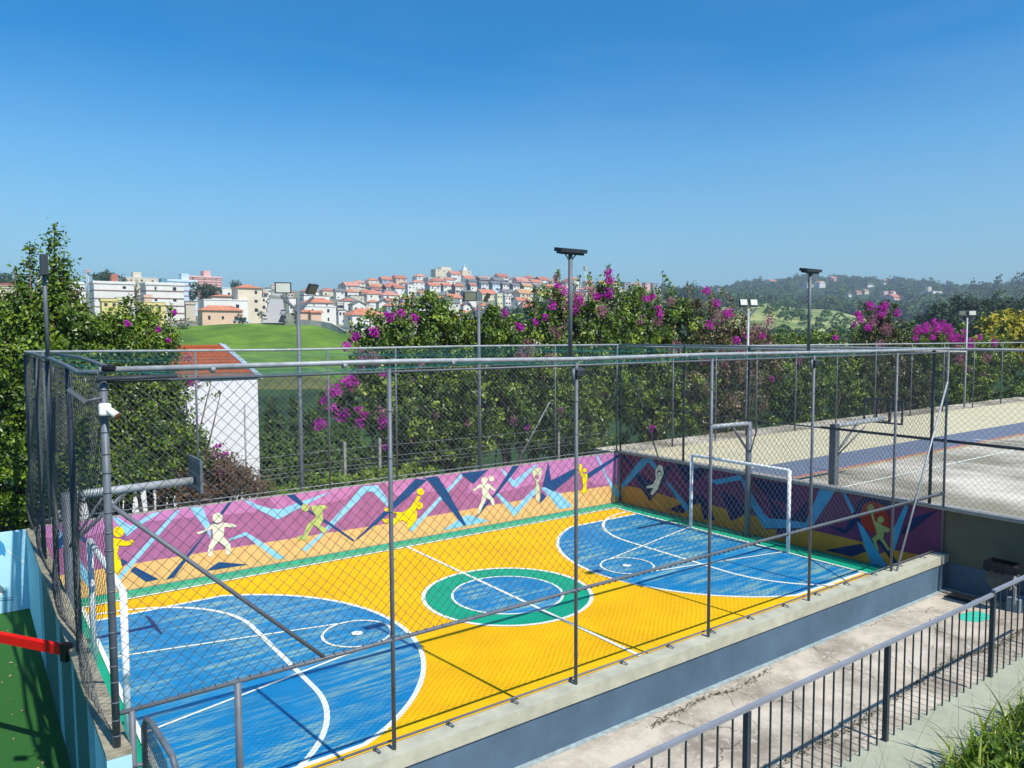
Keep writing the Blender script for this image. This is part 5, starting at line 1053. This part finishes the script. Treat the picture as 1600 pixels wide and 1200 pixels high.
TR = [(324, 441, 478, 46, 262, 'large dark round tree left above the peach house roof', 2600), (369, 437, 456, 28, 420, 'dark spreading tree behind the cream corner building', 900), (170, 428, 462, 56, 330, 'dark ragged tree behind the white block with the red box', 2600),
 (214, 438, 475, 24, 290, 'dark green tree between the two white blocks', 1000), (8, 424, 460, 60, 330, 'dark trees behind the cream block at the left edge', 1800), (375, 491, 509, 22, 209, 'small dark round tree beside the white car', 700), (409, 483, 503, 14, 222, 'small dark tree at the left kerb of the street', 500),
 (462, 476, 508, 24, 210, 'slender street tree at the foot of the street, right side', 800), (447, 458, 482, 14, 300, 'narrow dark tree on the right side of the street', 600), (418, 450, 466, 8, 420, 'small round tree at the far end of the street', 300), (600, 492, 505, 16, 262, 'dark tree below the lavender house with orange roof', 400),
 (722, 429, 444, 18, 640, 'dark tree in front of the hilltop towers', 500), (745, 431, 442, 24, 660, 'thin line of trees on the skyline right of the towers', 400), (775, 434, 442, 14, 665, 'dark trees above the grey roofs on the skyline', 300), (660, 463, 472, 14, 420, 'small dark tree beside an orange roof in mid-town', 300), (688, 431, 437, 14, 640, 'flat shrub at the foot of the wide cream tower', 200),
 (815, 480, 520, 60, 262, 'broad dark canopy at the lower right end of the town', 2600), (855, 462, 510, 50, 300, 'tall dark canopy behind the purple bougainvillea spire', 2400), (838, 495, 530, 60, 240, 'dark green tree mass just over the middle hedge', 2200), (600, 530, 545, 16, 205, 'small dark tree below the end of the boundary wall', 400), (288, 495, 530, 26, 195, 'grey-green bush at the left end of the grassy hill', 900), (445, 500, 506, 10, 207, 'tiny bush on the crest below the street', 150),
 (1065, 446, 485, 60, 560, 'blue-green tree on the saddle between town and forested hill', 1500), (1030, 470, 505, 60, 460, 'hazy green trees below the right end of the town', 1300), (985, 462, 500, 60, 480, 'hazy trees behind the broad leafy bush', 1200)]
for t in TR: far_tree(t[0], t[1], t[2], t[3], t[4], t[5], n=t[6])
DT = [(1505, 466, 560, 90, 150), (1560, 462, 560, 90, 155), (1470, 480, 560, 70, 142), (1610, 468, 560, 80, 150), (1530, 490, 570, 80, 135), (1480, 510, 570, 60, 130)]
DL = ['left shoulder of the dark dome of trees behind the magenta flowers', 'highest tree of the dark dome at right', 'lowest left tree of the dark dome, sloping to the valley', 'dark tree of the dome cut by the right edge', 'dark tree in front of the dome, behind the small light pole', 'dark small tree at the foot of the dome']
for t, l_ in zip(DT, DL): far_tree(*t, l_, n=8000, group='trees of the dark dome', cols=[(.010, .028, .010), (.022, .05, .014), (.035, .07, .018), (.02, .045, .015)], lumps=14, lsize=.62)
far_tree(1585, 488, 580, 100, 62, 'yellow flowering tree at the right edge', cols=G_YEL, n=11000, group=None, lumps=16, lsize=.34, name='yellow_tree')
far_tree(1545, 520, 580, 44, 60, 'small yellow-green tree left of the yellow flowering tree', cols=G_YEL, n=4000, group=None, lumps=8, lsize=.28, name='yellow_tree')
for u, vt, w, r, l_ in ((1345, 512, 60, 75, 'yellow-green bush top beside the bush with two magenta heads'), (1275, 522, 70, 70, 'dark leafy bush top over the back fence in front of the slope'), (1415, 505, 60, 80, 'olive green treetop right of the two magenta heads'), (1225, 525, 60, 75, 'brownish green treetop over the back fence')):
    far_tree(u, vt, 575, w, r, l_, cols=[(.03, .06, .012), (.08, .12, .015), (.12, .15, .025)], n=2200, group='treetops over the back fence', lsize=.35)
# valley trees seen between the white house and the hedge
VT = [(430, 655, 60, 48), (480, 640, 70, 52), (530, 650, 60, 50), (445, 690, 60, 36), (500, 685, 70, 38), (550, 690, 60, 36), (425, 715, 50, 27), (470, 712, 50, 28), (520, 712, 60, 27), (570, 700, 60, 30), (460, 618, 20, 68), (500, 610, 16, 72), (540, 605, 50, 76), (420, 615, 30, 76)]
vw = ['first', 'second', 'third', 'fourth', 'fifth', 'sixth', 'seventh', 'eighth', 'ninth', 'tenth', 'eleventh', 'twelfth', 'thirteenth', 'fourteenth']
for k, (u, vt, w, r) in enumerate(VT):
    far_tree(u, vt, vt+105, w, r, f'dark green tree in the valley right of the white house, {vw[sorted(VT).index((u, vt, w, r))]} from the left', cols=[(.012, .03, .005), (.035, .075, .008), (.07, .13, .012), (.11, .18, .018)], n=3000, group='trees in the valley', lsize=.26, lumps=9)
# forest on the hills (stuff)
def forest(name, n, cond, size, label, cols, rmin, rmax, umin, umax, per=46):
    C = []; NN = []; SZ = []; k = 0
    while k < n:
        u = rng.uniform(umin, umax); r = math.exp(rng.uniform(math.log(rmin), math.log(rmax)))
        if not cond(u, r): continue
        k += 1; az = az_of(u); x, y = pos(az, r); z = float(tz(az, r)); w = size*rng.uniform(.6, 1.35); h = w*rng.uniform(1.2, 2.4)
        d = unit(rng.normal(0, 1, (per, 3))); d[:, 2] = np.abs(d[:, 2])*1.0-.25
        C.append(np.array((x, y, z+h*.5))+d*(w, w, h*.55)*(.75+.3*rng.random((per, 1)))); NN.append(unit(d+rng.normal(0, .45, d.shape)+(0, 0, .3))); SZ.append(np.full(per, w*.52))
    V, Fc = leaves(np.concatenate(C), np.concatenate(NN), np.concatenate(SZ), .9)
    o = npmesh(name, V, Fc, leafmat(name+'_mat', cols, .08, .8, .2), tone=np.repeat(rng.random(n), per*4)); tag(o, label, 'forest', kind='stuff')
FC = [(.018, .05, .015), (.04, .095, .022), (.075, .145, .032), (.05, .09, .025), (.13, .19, .045)]
forest('forest', 5200, lambda u, r: ((r > 600+max(0, 1120-u)*2) or (u > 1380 and r > 560)) and not any(a-6 < u < b+6 and q-170 < r < q+12 for a, b, q in HH), 4.6, 'mass of trees covering the far hill at right', FC, 560, 1420, 1035, 1700)
forest('thicket', 480, lambda u, r: (1195 < u < 1265 and 380 < r < 460) or (1120 < u < 1190 and 430 < r < 560 and rng.random() < .5) or (1100 < u < 1440 and 240 < r < 315) or (1040 < u < 1120 and 300 < r < 600) or (1270 < u < 1345 and 350 < r < 430 and rng.random() < .5), 2.3, 'dark thickets scattered on the pale green slope', FC, 240, 600, 1040, 1440, 36)
SK = [(1168, 437, 24), (1182, 431, 20), (1240, 425, 20), (1262, 424, 14), (1297, 428, 12), (1339, 427, 16), (1352, 429, 14), (1388, 431, 14), (1400, 431, 14), (1426, 437, 14), (1448, 434, 30), (1480, 440, 20), (1517, 435, 14), (1532, 440, 20), (1556, 430, 20), (1590, 419, 34), (1610, 422, 30)]
for k, (u, vt, w) in enumerate(SK):
    far_tree(u, vt, 459, w, 900 if u > 1500 else 1150, f'tall tree breaking the crest of the far hill, {vw[k] if k < 14 else str(k+1)+"th"} from the left', cols=FC, n=520, group='crest trees of the far hill', lsize=2.2 if u < 1500 else 1.8)
# ================================================================ HAZE
if 1:
    hz = MB(); hz.box(-2100, -2100, -95, 2100, 2100, 150); o = hz.build('haze', mat('haze_placeholder', (1, 1, 1))); o['kind'] = 'stuff'
    m = bpy.data.materials.new('haze_air'); m.use_nodes = True; n = m.node_tree; n.nodes.remove(n.nodes['Principled BSDF'])
    pv = n.nodes.new('ShaderNodeVolumePrincipled'); pv.inputs['Color'].default_value = (.75, .87, 1, 1); pv.inputs['Density'].default_value = .00042; pv.inputs['Anisotropy'].default_value = .2
    n.links.new(pv.outputs[0], n.nodes['Material Output'].inputs['Volume']); o.data.materials.clear(); o.data.materials.append(m)
